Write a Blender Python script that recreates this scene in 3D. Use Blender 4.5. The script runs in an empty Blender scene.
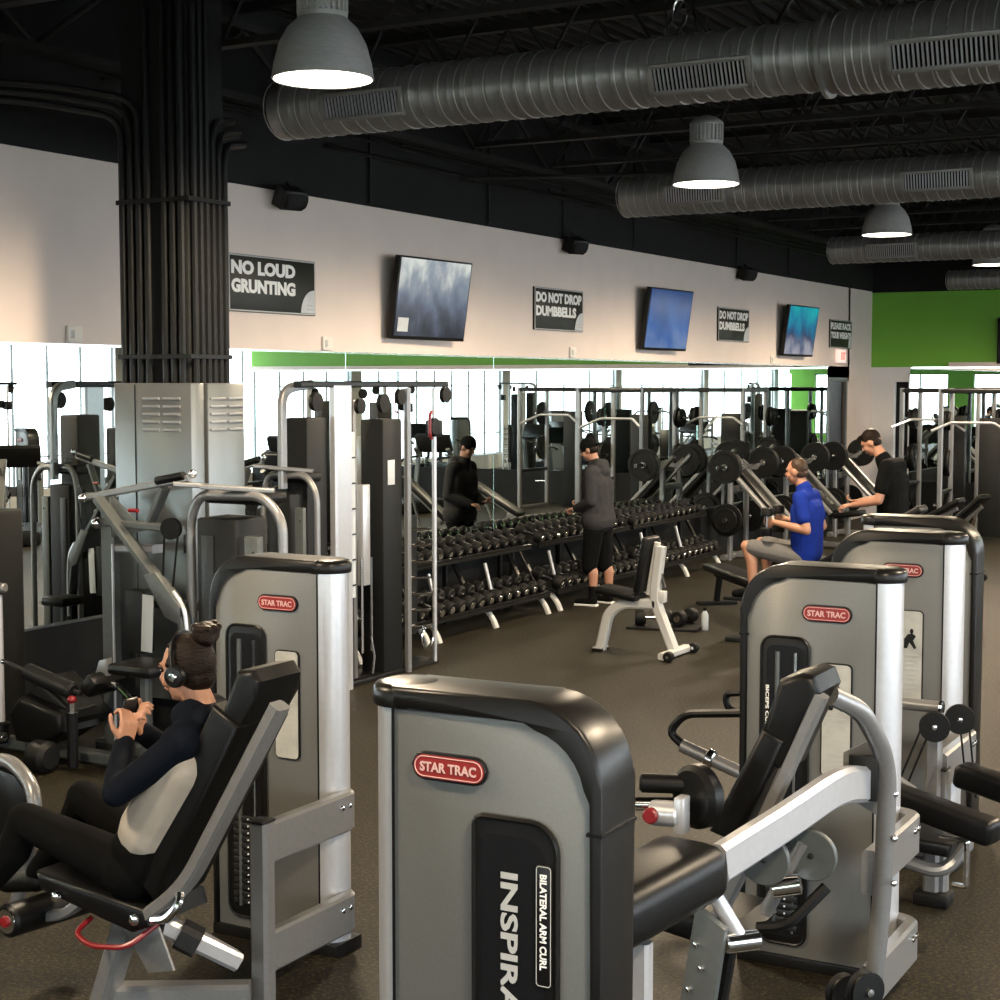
import bpy, bmesh, math, random
from mathutils import Vector as V, Matrix, Quaternion
PI = math.pi
sc = bpy.context.scene
C = sc.collection
random.seed(7)
# ------------------------------------------------------------------ camera
F, HC = 1620.0, 2.38
PITCH, YAW = math.radians(4.131), math.radians(29.234)
cam = bpy.data.cameras.new('camera'); co = bpy.data.objects.new('camera', cam); C.objects.link(co)
cam.sensor_width = 36; cam.lens = F * 36 / 1000; cam.clip_start = .05; cam.clip_end = 300
co.location = (0, 0, HC); co.rotation_euler = (PI / 2 - PITCH, 0, YAW)
sc.camera = co
# ------------------------------------------------------------------ world, exposure
sc.view_settings.view_transform = 'Standard'; sc.view_settings.look = 'None'
sc.view_settings.gamma = 1; sc.view_settings.use_curve_mapping = False
sc.view_settings.exposure = 1.05
w = bpy.data.worlds.new('world'); sc.world = w; w.use_nodes = True
bg = w.node_tree.nodes['Background']; bg.inputs[0].default_value = (.86, .94, 1, 1); bg.inputs[1].default_value = 4.8
cy = sc.cycles
cy.max_bounces = 7; cy.diffuse_bounces = 3; cy.glossy_bounces = 6; cy.transmission_bounces = 2; cy.transparent_max_bounces = 6
cy.sample_clamp_indirect = 4; cy.caustics_reflective = False; cy.caustics_refractive = False
RX, BY, EY, LX = 5.5, -7.0, 28.6, -8.4       # right window wall, back wall, end wall, mirror wall

def lamp_obj(name, data, loc, rot=(0, 0, 0)):
    o = bpy.data.objects.new(name, data); C.objects.link(o); o.location = loc; o.rotation_euler = rot; return o
def portal(name, loc, rot, sx, sy):
    d = bpy.data.lights.new(name, 'AREA'); d.shape = 'RECTANGLE'; d.size = sx; d.size_y = sy; d.cycles.is_portal = True
    return lamp_obj(name, d, loc, rot)
portal('window_portal_right', (RX - .02, 12, 1.85), (0, PI / 2, 0), 2.9, 32)
portal('window_portal_back', (-1.5, BY + .02, 1.5), (PI / 2, 0, 0), 13, 2.4)
# ------------------------------------------------------------------ materials
def mat(name, col, rough=.5, metal=0., noise=0., nscale=20., bump=0., emit=None, es=0., coat=0., spec=.5, stretch=None):
    m = bpy.data.materials.new(name); m.use_nodes = True; nt = m.node_tree
    b = nt.nodes['Principled BSDF']
    if max(col) < .05 and metal < .3: spec = min(spec, .22)
    b.inputs['Base Color'].default_value = (*col, 1); b.inputs['Roughness'].default_value = rough
    b.inputs['Metallic'].default_value = metal; b.inputs['Coat Weight'].default_value = coat
    b.inputs['Specular IOR Level'].default_value = spec
    if noise or bump:
        tc = nt.nodes.new('ShaderNodeTexCoord'); n = nt.nodes.new('ShaderNodeTexNoise')
        mp = nt.nodes.new('ShaderNodeMapping'); mp.inputs['Scale'].default_value = stretch or (1, 1, 1)
        nt.links.new(tc.outputs['Object'], mp.inputs[0]); nt.links.new(mp.outputs[0], n.inputs[0])
        n.inputs['Scale'].default_value = nscale; n.inputs['Detail'].default_value = 4
        if noise:
            r = nt.nodes.new('ShaderNodeValToRGB')
            r.color_ramp.elements[0].position = .3; r.color_ramp.elements[1].position = .7
            r.color_ramp.elements[0].color = (*[c * (1 - noise) for c in col], 1)
            r.color_ramp.elements[1].color = (*[min(1, c * (1 + noise)) for c in col], 1)
            nt.links.new(n.outputs[0], r.inputs[0]); nt.links.new(r.outputs[0], b.inputs['Base Color'])
        if bump:
            bp = nt.nodes.new('ShaderNodeBump'); bp.inputs['Strength'].default_value = bump; bp.inputs['Distance'].default_value = .01
            nt.links.new(n.outputs[0], bp.inputs['Height']); nt.links.new(bp.outputs[0], b.inputs['Normal'])
    if emit:
        b.inputs['Emission Color'].default_value = (*emit, 1); b.inputs['Emission Strength'].default_value = es
    return m
panel = mat('panel_paint', (0.17, 0.17, 0.1598), .42, .35, .05, 120, .03)
silver = mat('silver_frame_paint', (0.2244, 0.2244, 0.2244), .34, .5, .05, 60)
bright = mat('bright_pillar_aluminium', (0.528, 0.536, 0.56), .32, .55, .03, 40)
greyp = mat('dull_grey_paint', (0.0952, 0.1036, 0.1008), .45, .4, .08, 30)
shroud = mat('charcoal_shroud', (0.00735, 0.007875, 0.007875), .5, 0, .1, 30)
trimb = mat('black_trim_plastic', (0.0075, 0.007125, 0.00675), .33, 0, .15, 8)
vinyl = mat('black_vinyl', (0.00375, 0.00375, 0.00375), .40, 0, .2, 40, .06)
pitb = mat('black_recess', (.008, .008, .009), .25)
chrome = mat('chrome', (.78, .78, .78), .12, 1)
steel = mat('cast_iron_weight', (.03, .03, .03), .4, .6, .2, 60)
rubber = mat('black_rubber', (0.00315, 0.00315, 0.00315), .55, 0, .3, 60)
red = mat('red_enamel', (0.176, 0.0064, 0.0096), .35)
redink = mat('red_badge', (.24, .016, .014), .3)
pink = mat('badge_lettering', (0.64, 0.4, 0.368), .35)
white = mat('white_lettering', (.85, .85, .83), .5)
greyt = mat('grey_lettering', (.42, .42, .41), .5)
paper = mat('placard_paper', (0.4, 0.4, 0.368), .4, 0, .15, 14)
whitecard = mat('white_card', (0.496, 0.528, 0.544), .5, 0, .05, 10)
signb = mat('sign_black', (0.015, 0.0165, 0.0135), .4)
wallm = mat('beige_wall_paint', (.70, .60, .54), .75, 0, .03, 2.5)
white_wall = mat('grey_white_wall_paint', (.62, .62, .63), .7, 0, .03, 3)
greenm = mat('lime_green_paint', (.15, .40, .035), .6, 0, .04, 2)
blackw = mat('black_upper_wall', (0.009, 0.009375, 0.009375), .8, 0, .15, 3)
deckm = mat('black_deck_paint', (0.012, 0.01162, 0.01125), .7, .0, .2, 4)
joistm = mat('black_joist_paint', (0.0165, 0.01575, 0.015), .6, 0, .15, 10)
wains = mat('rubber_wainscot', (0.0075, 0.007875, 0.007875), .65, 0, .5, 60)
conduitm = mat('black_conduit', (0.00315, 0.003412, 0.003412), .45)
cabm = mat('steel_cabinet', (0.176, 0.188, 0.188), .33, .75, .12, 2.2, stretch=(1, 1, .25))
galv = mat('galvanised_duct', (0.2704, 0.26, 0.2496), .42, .6, .18, 26, .03, stretch=(12, 1, 1))
seamm = mat('duct_seam_painted_highlight', (0.5236, 0.5046, 0.476), .35, .6)  # lighter than the duct: the light caught by raised seams, painted in
lampm = mat('spun_aluminium', (.55, .54, .52), .32, .45, .1, 20, stretch=(1, 1, 6))
glowm = mat('lamp_glow', (1, 1, 1), .5, emit=(1, .93, .80), es=10)
outletm = mat('outlet_plastic', (.7, .66, .6), .5)
skin = mat('skin', (.37, .185, .115), .5, 0, .06, 20); skin.node_tree.nodes['Principled BSDF'].inputs['Subsurface Weight'].default_value = .05
skin2 = mat('skin_tan', (0.36, 0.184, 0.12), .5, 0, .06, 20)  # tan skin tone of the person in the cap
hair = mat('dark_brown_hair', (0.0099, 0.0054, 0.00315), .45, 0, .5, 60, .5, stretch=(1, 1, 4), spec=.12)
hair2 = mat('brown_hair', (0.04, 0.0224, 0.0128), .5, 0, .4, 60, .5)
navy = mat('navy_jersey', (0.00375, 0.00525, 0.009), .8, 0, .2, 50, .1, spec=.06)
cream = mat('cream_jersey', (0.32, 0.288, 0.248), .85, 0, .08, 12, .3, spec=.06)
leggings = mat('black_leggings', (0.003, 0.003, 0.003), .85, 0, .2, 30, spec=.06)
bluef = mat('royal_blue_shirt', (0.00896, 0.0256, 0.2048), .75, 0, .15, 14, .3, spec=.06)
greyf = mat('grey_hoodie', (0.036, 0.036, 0.0384), .9, 0, .15, 18, .4, spec=.06)
shortsg = mat('grey_shorts', (0.128, 0.124, 0.12), .85, 0, .1, 14, .2, spec=.06)
blackf = mat('black_shirt', (0.0045, 0.004875, 0.004875), .85, 0, .3, 14, .3, spec=.06)
shoew = mat('white_sole', (.7, .7, .7), .6)
eyem = mat('eye_dark', (.02, .015, .012), .2)
whitep = mat('white_bench_paint', (.50, .50, .48), .4)
# floor: dark rubber with tan flecks
floorm = mat('speckled_rubber_floor', (.035, .032, .026), .6, spec=.3)
nt = floorm.node_tree; b = nt.nodes['Principled BSDF']
tc = nt.nodes.new('ShaderNodeTexCoord'); n1 = nt.nodes.new('ShaderNodeTexNoise'); n1.inputs['Scale'].default_value = 55; n1.inputs['Detail'].default_value = 6; n1.inputs['Roughness'].default_value = .8
n2 = nt.nodes.new('ShaderNodeTexNoise'); n2.inputs['Scale'].default_value = 2.2; n2.inputs['Detail'].default_value = 5
r1 = nt.nodes.new('ShaderNodeValToRGB'); r1.color_ramp.elements[0].position = .49; r1.color_ramp.elements[1].position = .64
r1.color_ramp.elements[0].color = (.0028, .0026, .0020, 1); r1.color_ramp.elements[1].color = (.080, .062, .027, 1)
r2 = nt.nodes.new('ShaderNodeValToRGB'); r2.color_ramp.elements[0].position = .3; r2.color_ramp.elements[1].position = .7
r2.color_ramp.elements[0].color = (.8, .8, .8, 1); r2.color_ramp.elements[1].color = (1.1, 1.1, 1.1, 1)
mx = nt.nodes.new('ShaderNodeMixRGB'); mx.blend_type = 'MULTIPLY'; mx.inputs[0].default_value = 1
for a, c in ((tc.outputs['Object'], n1.inputs[0]), (tc.outputs['Object'], n2.inputs[0]), (n1.outputs[0], r1.inputs[0]), (n2.outputs[0], r2.inputs[0]),
             (r1.outputs[0], mx.inputs[1]), (r2.outputs[0], mx.inputs[2]), (mx.outputs[0], b.inputs['Base Color'])): nt.links.new(a, c)
# mirror
mirrorm = bpy.data.materials.new('mirror_glass'); mirrorm.use_nodes = True; nt = mirrorm.node_tree
g = nt.nodes.new('ShaderNodeBsdfGlossy'); g.inputs['Color'].default_value = (.78, .84, .82, 1); g.inputs['Roughness'].default_value = 0
nt.links.new(g.outputs[0], nt.nodes['Material Output'].inputs[0])
# window glass: mostly clear with a slight reflection
glassm = bpy.data.materials.new('window_glass'); glassm.use_nodes = True; nt = glassm.node_tree
t = nt.nodes.new('ShaderNodeBsdfTransparent'); g = nt.nodes.new('ShaderNodeBsdfGlossy'); g.inputs['Roughness'].default_value = .02
mxs = nt.nodes.new('ShaderNodeMixShader'); mxs.inputs[0].default_value = .05
nt.links.new(t.outputs[0], mxs.inputs[1]); nt.links.new(g.outputs[0], mxs.inputs[2]); nt.links.new(mxs.outputs[0], nt.nodes['Material Output'].inputs[0])
def screen(name, cols, scale, es):
    m = bpy.data.materials.new(name); m.use_nodes = True; nt = m.node_tree
    b = nt.nodes['Principled BSDF']; b.inputs['Base Color'].default_value = (.01, .01, .012, 1); b.inputs['Roughness'].default_value = .15
    tc = nt.nodes.new('ShaderNodeTexCoord'); mp = nt.nodes.new('ShaderNodeMapping'); mp.inputs['Scale'].default_value = (1, 1, .7)
    n = nt.nodes.new('ShaderNodeTexNoise'); n.inputs['Scale'].default_value = scale; n.inputs['Detail'].default_value = 5
    s = nt.nodes.new('ShaderNodeSeparateXYZ'); ad = nt.nodes.new('ShaderNodeMath'); ad.operation = 'MULTIPLY_ADD'; ad.inputs[1].default_value = .9; ad.inputs[2].default_value = 0
    a2 = nt.nodes.new('ShaderNodeMath'); a2.operation = 'ADD'
    r = nt.nodes.new('ShaderNodeValToRGB')
    while len(r.color_ramp.elements) < len(cols): r.color_ramp.elements.new(.5)
    for i, c in enumerate(cols):
        r.color_ramp.elements[i].position = .1 + .8 * i / (len(cols) - 1); r.color_ramp.elements[i].color = (*c, 1)
    for a, c in ((tc.outputs['Object'], mp.inputs[0]), (mp.outputs[0], n.inputs[0]), (tc.outputs['Object'], s.inputs[0]), (s.outputs[2], ad.inputs[0]),
                 (ad.outputs[0], a2.inputs[0]), (n.outputs[0], a2.inputs[1]), (a2.outputs[0], r.inputs[0]), (r.outputs[0], b.inputs['Emission Color'])): nt.links.new(a, c)
    b.inputs['Emission Strength'].default_value = es
    return m
# ------------------------------------------------------------------ mesh helpers
class M:
    def __init__(s): s.v = []; s.f = []
    def add(s, vs, fs):
        k = len(s.v); s.v += [tuple(p) for p in vs]; s.f += [tuple(i + k for i in f) for f in fs]; return s
    def box(s, c, d, R=None, bev=0, seg=2):
        bm = bmesh.new(); bmesh.ops.create_cube(bm, size=1)
        for v in bm.verts: v.co = V((v.co.x * d[0], v.co.y * d[1], v.co.z * d[2]))
        if bev: bmesh.ops.bevel(bm, geom=list(bm.edges) + list(bm.verts), offset=bev, segments=seg, profile=.5, affect='EDGES')
        return s.bm(bm, c, R)
    def bm(s, bm, c=(0, 0, 0), R=None):
        bm.verts.index_update(); c = V(c)
        s.add([((R @ v.co) if R else v.co) + c for v in bm.verts], [[v.index for v in f.verts] for f in bm.faces]); bm.free(); return s
    def sweep(s, pts, prof, up=None, closed=False):
        pts = [V(p) for p in pts]; n = len(pts); m = len(prof); vs = []; last = None
        for i, p in enumerate(pts):
            if closed: a, c = pts[i - 1], pts[(i + 1) % n]
            else: a, c = pts[max(i - 1, 0)], pts[min(i + 1, n - 1)]
            d1 = (p - a); d2 = (c - p)
            t = (d1.normalized() if d1.length > 1e-9 else V((0, 0, 0))) + (d2.normalized() if d2.length > 1e-9 else V((0, 0, 0)))
            t.normalize()
            k = 1.0
            if d1.length > 1e-9 and d2.length > 1e-9:
                k = 1 / max(.5, math.cos(d1.angle(d2) / 2))
            if up is not None: x = V(up).cross(t)
            elif last is not None: x = last - t * last.dot(t)
            else: x = (V((0, 0, 1)) if abs(t.z) < .9 else V((0, 1, 0))).cross(t)
            x.normalize(); y = t.cross(x); last = x
            kx = k if up is not None else 1; ky = 1
            if up is not None and d1.length > 1e-9 and d2.length > 1e-9:
                bend = (d2.normalized() - d1.normalized())
                if abs(bend.dot(x)) < abs(bend.dot(y)): kx, ky = 1, k
            else: kx = ky = 1 + (k - 1) * .5
            vs += [p + x * (q[0] * kx) + y * (q[1] * ky) for q in prof]
        fs = []
        for i in range(n if closed else n - 1):
            j = (i + 1) % n
            for q in range(m): fs.append((i * m + q, i * m + (q + 1) % m, j * m + (q + 1) % m, j * m + q))
        if not closed: fs += [tuple(range(m))[::-1], tuple(range((n - 1) * m, n * m))]
        return s.add(vs, fs)
    def tube(s, pts, r, n=10, closed=False):
        return s.sweep(pts, [(r * math.cos(2 * PI * k / n), r * math.sin(2 * PI * k / n)) for k in range(n)], None, closed)
    def bar(s, pts, w, h, up=(0, 0, 1), c=.2):
        q = min(w, h) * c; a, b = w / 2, h / 2
        return s.sweep(pts, [(a - q, -b), (a, -b + q), (a, b - q), (a - q, b), (-a + q, b), (-a, b - q), (-a, -b + q), (-a + q, -b)], up)
    def lathe(s, prof, c=(0, 0, 0), ax=(0, 0, 1), n=24, cap=True):
        q = V((0, 0, 1)).rotation_difference(V(ax)); c = V(c); vs = []; m = len(prof)
        for k in range(n):
            a = 2 * PI * k / n
            for r, z in prof: vs.append(c + q @ V((r * math.cos(a), r * math.sin(a), z)))
        fs = []
        for k in range(n):
            j = (k + 1) % n
            for i in range(m - 1): fs.append((k * m + i, j * m + i, j * m + i + 1, k * m + i + 1))
        if cap:
            if prof[0][0] > 1e-5: fs.append(tuple(k * m for k in range(n))[::-1])
            if prof[-1][0] > 1e-5: fs.append(tuple(k * m + m - 1 for k in range(n)))
        return s.add(vs, fs)
    def cyl(s, p0, p1, r, r1=None, n=16, bev=0):
        p0, p1 = V(p0), V(p1); L = (p1 - p0).length; r1 = r if r1 is None else r1
        pr = [(r - bev, 0), (r, bev), (r1, L - bev), (r1 - bev, L)] if bev else [(r, 0), (r1, L)]
        return s.lathe(pr, p0, (p1 - p0).normalized(), n)
    def cap(s, p0, p1, r0, r1=None, n=12):
        p0, p1 = V(p0), V(p1); r1 = r0 if r1 is None else r1; d = p1 - p0; L = max(d.length, 1e-4)
        pr = [(r0 * math.sin(a), -r0 * math.cos(a)) for a in [PI / 2 * k / 4 for k in range(5)]] + [(r1 * math.cos(a), L + r1 * math.sin(a)) for a in [PI / 2 * k / 4 for k in range(5)]]
        pr[0] = (.0005, -r0); pr[-1] = (.0005, L + r1)
        return s.lathe(pr, p0, d.normalized() if d.length > 1e-4 else (0, 0, 1), n)
    def ell(s, c, r, R=None, n=16):
        bm = bmesh.new(); bmesh.ops.create_uvsphere(bm, u_segments=n, v_segments=max(6, n // 2), radius=1)
        for v in bm.verts: v.co = V((v.co.x * r[0], v.co.y * r[1], v.co.z * r[2]))
        return s.bm(bm, c, R)
    def prism(s, poly, o, u, w, d, bev=0, seg=2):
        """outline poly (a,b) laid in plane o + a*u + b*w, thickened by vector d to both sides"""
        o, u, w, d = V(o), V(u), V(w), V(d); bm = bmesh.new()
        if u.cross(w).dot(d) < 0: d = -d
        lo = [bm.verts.new(o + u * a + w * b - d / 2) for a, b in poly]; hi = [bm.verts.new(o + u * a + w * b + d / 2) for a, b in poly]
        n = len(poly)
        f1 = bm.faces.new(hi); f0 = bm.faces.new(lo[::-1])
        for i in range(n): bm.faces.new((lo[i], lo[(i + 1) % n], hi[(i + 1) % n], hi[i]))
        if bev:
            es = [e for f in (f0, f1) for e in f.edges]
            bmesh.ops.bevel(bm, geom=es, offset=bev, segments=seg, profile=.5, affect='EDGES')
        bmesh.ops.recalc_face_normals(bm, faces=bm.faces)
        return s.bm(bm)
def arc(cx, cz, r, a0, a1, n=6): return [(cx + r * math.cos(math.radians(a0 + (a1 - a0) * k / n)), cz + r * math.sin(math.radians(a0 + (a1 - a0) * k / n))) for k in range(n + 1)]
def rrect(x0, z0, x1, z1, r, n=5):
    r = min(r, abs(x1 - x0) / 2.01, abs(z1 - z0) / 2.01)
    return arc(x1 - r, z0 + r, r, -90, 0, n) + arc(x1 - r, z1 - r, r, 0, 90, n) + arc(x0 + r, z1 - r, r, 90, 180, n) + arc(x0 + r, z0 + r, r, 180, 270, n)
def bend(pts, r, n=5):
    """round the corners of a 3D polyline"""
    pts = [V(p) for p in pts]; out = [pts[0]]
    for i in range(1, len(pts) - 1):
        p = pts[i]; a = (pts[i - 1] - p); c = (pts[i + 1] - p); k = min(r, a.length * .45, c.length * .45)
        a = p + a.normalized() * k; c = p + c.normalized() * k
        for j in range(n + 1):
            t = j / n; out.append(a * (1 - t) ** 2 + p * 2 * t * (1 - t) + c * t * t)
    out.append(pts[-1]); return out
def build(name, m, mt, parent=None, label=None, world=False, smooth=35, kind=None):
    me = bpy.data.meshes.new(name)
    off = V(parent.location) if (world and parent) else V((0, 0, 0))
    me.from_pydata([V(p) - off for p in m.v], [], m.f); me.update()
    me.materials.append(mt)
    if smooth:
        me.polygons.foreach_set('use_smooth', [True] * len(me.polygons)); me.set_sharp_from_angle(angle=math.radians(smooth))
    o = bpy.data.objects.new(name, me); C.objects.link(o)
    if parent: o.parent = parent
    if label: o['label'] = label
    if kind: o['kind'] = kind
    return o
def tag(o, label, cat, group=None, kind=None):
    o['label'] = label; o['category'] = cat
    if group: o['group'] = group
    if kind: o['kind'] = kind
    return o
def thing(name, label, cat, loc=(0, 0, 0), rz=0, group=None):
    o = bpy.data.objects.new(name, None); C.objects.link(o); o.location = loc; o.rotation_euler = (0, 0, rz); o.empty_display_size = .1
    return tag(o, label, cat, group)
def struct(name, m, mt, parent=None, smooth=35):
    o = build(name, m, mt, parent, smooth=smooth)
    if not parent: o['kind'] = 'structure'
    return o
KIDS = {}
def dup(root, loc, rz, label, group=None):
    def cp(o, par):
        c = o.copy(); C.objects.link(c)
        if par: c.parent = par
        for k in o.children: cp(k, c)
        return c
    r = cp(root, None); r.location = loc; r.rotation_euler = (0, 0, rz); r['label'] = label
    if group: r['group'] = group
    elif 'group' in r: del r['group']
    return r
def text(s, name, h, wd, o, u, up, mt, parent, bold=.02, ext=.001, spacing=1.0):
    """lettering fitted to width wd and cap height h, lower left corner at o"""
    cu = bpy.data.curves.new(name, 'FONT'); cu.body = s; cu.offset = bold; cu.extrude = .001; cu.resolution_u = 3; cu.space_character = spacing
    t = bpy.data.objects.new(name, cu); C.objects.link(t)
    bpy.context.view_layer.update(); me = bpy.data.meshes.new_from_object(t); bpy.data.objects.remove(t)
    xs = [v.co.x for v in me.vertices]; ys = [v.co.y for v in me.vertices]; x0, x1, y0, y1 = min(xs), max(xs), min(ys), max(ys)
    o, u, up = V(o), V(u).normalized(), V(up).normalized(); nn = u.cross(up)
    for v in me.vertices:
        v.co = o + u * ((v.co.x - x0) / (x1 - x0) * wd) + up * ((v.co.y - y0) / (y1 - y0) * h) + nn * (ext if v.co.z > 0 else 0)
    me.materials.clear(); me.materials.append(mt); me.name = name
    ob = bpy.data.objects.new(name, me); C.objects.link(ob); ob.parent = parent
    return ob
def xz(pts, y): return [(a, y, c) for a, c in pts]
# ------------------------------------------------------------------ the setting
def wallbox(x0, x1, y0, y1, z0, z1): return M().box(((x0 + x1) / 2, (y0 + y1) / 2, (z0 + z1) / 2), (x1 - x0, y1 - y0, z1 - z0))
struct('floor', wallbox(LX - .3, RX + .3, BY - .3, EY + .3, -.1, 0), floorm)
ZD = 5.45
m = M(); x = LX; vs = []; prof = []                      # corrugated steel deck, flutes along the hall
while x < RX + .1:
    prof += [(x, ZD), (x + .045, ZD), (x + .06, ZD + .05), (x + .135, ZD + .05)]; x += .15
m.add([(a, y, c) for y in (BY, EY) for a, c in prof] , [(i, i + 1, len(prof) + i + 1, len(prof) + i) for i in range(len(prof) - 1)])
m.box(((LX + RX) / 2, (BY + EY) / 2, ZD + .15), (RX - LX + .6, EY - BY + .6, .08))
struct('ceiling', m, deckm, smooth=0)
# mirror wall: black rubber wainscot, mirror band, beige band, black upper wall
m = wallbox(LX - .2, LX, BY, 26.1, 2.66, 4.0); m.box((LX - .1, 27.9, 2.0), (.2, 1.4, 4.0)); m.box((LX - .1, 26.7, 3.2), (.2, 1.2, 1.6)); m.box((LX - .1, 26.6, 2.53), (.2, 1.2, .26)); 
struct('wall_left', m, wallm)
struct('wall_left_upper', wallbox(LX - .2, LX + .015, BY, EY, 4.0, ZD + .1), blackw)
struct('wall_left_wainscot', wallbox(LX - .2, LX + .012, BY, 26.1, 0, .65), wains)
struct('trim_1', wallbox(LX - .01, LX + .03, BY, 26.1, .65, .665), greyp)
struct('trim_2', wallbox(LX - .01, LX + .012, BY, 26.12, 2.645, 2.66), chrome)
y = -6.9; k = 0
mir = []
while y < 26.0:
    y1 = min(y + 2.72, 26.08)
    mir.append(tag(build('wall_mirror', wallbox(LX - .02, LX + .006, y + .0035, y1 - .0035, .665, 2.645), mirrorm, smooth=0),
        'frameless mirror panel of the long mirrored wall', 'mirror', 'mirror panels along the wall'))
    y = y1
where = {5: 'left of the black column', 6: 'behind the tall cable station', 7: 'behind the nearer dumbbell racks', 8: 'behind the person in the grey hooded jacket', 9: 'behind the farthest dumbbell rack', 10: 'behind the first incline press bench', 11: 'behind the third incline press bench', 12: 'next to the dark far door'}
for q, o in enumerate(mir):
    o['label'] = 'tall frameless wall mirror panel ' + where[q] if q in where else 'tall frameless wall mirror panel beside and behind the camera'
# end wall
m = wallbox(LX, RX, EY, EY + .2, 2.66, 3.98); struct('wall_end', m, greenm)
struct('wall_end_upper', wallbox(LX, RX, EY - .015, EY + .2, 3.98, ZD + .1), blackw)
m = wallbox(LX, -7.98, EY, EY + .2, 0, 2.66); m.box((-7.85, EY + .1, 2.53), (.26, .2, .26)); struct('wall_end_lower', m, white_wall)
struct('wall_end_wainscot', wallbox(-7.7, RX, EY - .01, EY + .2, 0, .64), wains)
x = -7.7
while x < RX - .1:
    x1 = min(x + 2.64, RX)
    tag(build('wall_mirror', wallbox(x + .004, x1 - .004, EY - .006, EY + .1, .64, 2.64), mirrorm, smooth=0),
        'frameless mirror panel under the green end wall band, next to the white wall strip' if x < -7.6 else 'frameless mirror panel on the end wall outside the picture', 'mirror', 'mirror panels on the end wall')
    x = x1
struct('trim_3', wallbox(-7.72, -7.7, EY - .02, EY + .1, 0, 2.66), white_wall)
struct('trim_4', wallbox(-7.0, RX, EY - .12, EY - .008, 2.655, 2.74), wallm)
# doors at the far corner
struct('door_1', M().box((LX - .06, 26.65, 1.2), (.05, 1.1, 2.4)), pitb)
struct('door_2', M().box((-7.85, EY + .16, 1.2), (.26, .05, 2.4), bev=.004), pitb)
struct('trim_5', M().bar([(LX + .005, 26.16, 0), (LX + .005, 26.16, 2.44), (LX + .005, 27.12, 2.44), (LX + .005, 27.12, 0)], .07, .03, (1, 0, 0)), greyp)
# right-hand wall of windows and back wall of windows (seen in the mirrors)
m = wallbox(RX, RX + .2, BY, EY, 3.3, ZD + .1); m.box((RX + .1, (BY + EY) / 2, .2), (.2, EY - BY, .4))
for yy in (-5.5, 2, 9.5, 17, 24.5): m.box((RX + .1, yy, 1.9), (.22, .45, 3))
struct('wall_right', m, white_wall)
ys = [-7, -5.5, 2, 9.5, 17, 24.5, 28.6]; wn = 0
for a, b in zip(ys[:-1], ys[1:]):
    a2, b2 = a + .22, b - .22; wn += 1
    o = struct('window_%d' % wn, wallbox(RX + .09, RX + .10, a2, b2, .4, 3.3), glassm, smooth=0)
    m = M(); nn = max(1, round((b2 - a2) / (.9 if a > 15 else 1.8)))
    for i in range(nn + 1): m.box((RX + .08, a2 + (b2 - a2) * i / nn, 1.85), (.05, .02, 2.9))
    for zz in (.42, 1.0, 2.3, 3.28): m.box((RX + .08, (a2 + b2) / 2, zz), (.05, b2 - a2, .02))
    build('window_frame', m, greyp, o)
m = wallbox(LX, RX, BY - .2, BY, 2.75, ZD + .1); m.box((-1.45, BY - .1, .15), (13.9, .2, .3))
for xx in (-7.9, -4.7, -1.5, 1.7, 4.9): m.box((xx, BY - .1, 1.5), (1.0, .24, 3))
struct('wall_back', m, greenm)
for a, b in ((-7.4, -5.2), (-4.2, -2.0), (-1.0, 1.2), (2.2, 4.4)):
    wn += 1; o = struct('window_%d' % wn, wallbox(a, b, BY - .11, BY - .10, .3, 2.75), glassm, smooth=0)
    m = M()
    for xx in (a, (a + b) / 2, b): m.box((xx, BY - .08, 1.5), (.05, .05, 2.5))
    for zz in (.32, 2.1, 2.73): m.box(((a + b) / 2, BY - .08, zz), (b - a, .05, .05))
    build('window_frame', m, greyp, o)
# pavement outside
struct('ground', wallbox(-30, 40, -40, 60, -.3, -.12), mat('concrete_pavement', (.5, .5, .48), .8, 0, .1, 2))
# open web joists and girder
jy = -5.88; q = 0
while jy < EY - .3:
    m = M()
    m.box(((LX + RX) / 2, jy, ZD - .05), (RX - LX, .09, .07)); m.box(((LX + RX) / 2, jy, 4.70), (RX - LX - .7, .10, .045))
    xx = LX + .35; k = 0
    while xx < RX - .6:
        a, b = (4.72, ZD - .07) if k % 2 == 0 else (ZD - .07, 4.72)
        m.cyl((xx, jy, a), (xx + .42, jy, b), .016, n=6); xx += .42; k += 1
    q += 1; o = build('trim_%d' % (q + 10), m, joistm, smooth=0); o['kind'] = 'structure'
    jy += 1.65
m = M(); m.box((-8.2, 10.8, 4.64), (.13, 35.4, .06)); m.box((-8.2, 10.8, 5.2), (.13, 35.4, .06))
yy = BY + .2; k = 0
while yy < EY - .8:
    a, b = (4.66, 5.18) if k % 2 == 0 else (5.18, 4.66)
    m.cyl((-8.2, yy, a), (-8.2, yy + .75, b), .022, n=6); yy += .75; k += 1
m.tube([(-8.05, 13.6, 4.35), (-6.1, 14.3, 4.35)], .02, 6)
o = build('trim_50', m, joistm, smooth=0); o['kind'] = 'structure'
m = M()
for (ya, zz, r) in ((11.8, 4.45, .018), (13, 4.62, .014), (9, 4.58, .014), (16, 4.5, .012)): m.tube([(LX + .06, ya, zz), (LX + .06, 28.4, zz)], r, 6)
for yy in (12.5, 14.7, 16.4, 18.3, 21.8, 24.0): m.tube([(LX + .04, yy, 4.02), (LX + .04, yy, 5.3)], .012, 6)
o = build('trim_51', m, conduitm); o['kind'] = 'structure'
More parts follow.
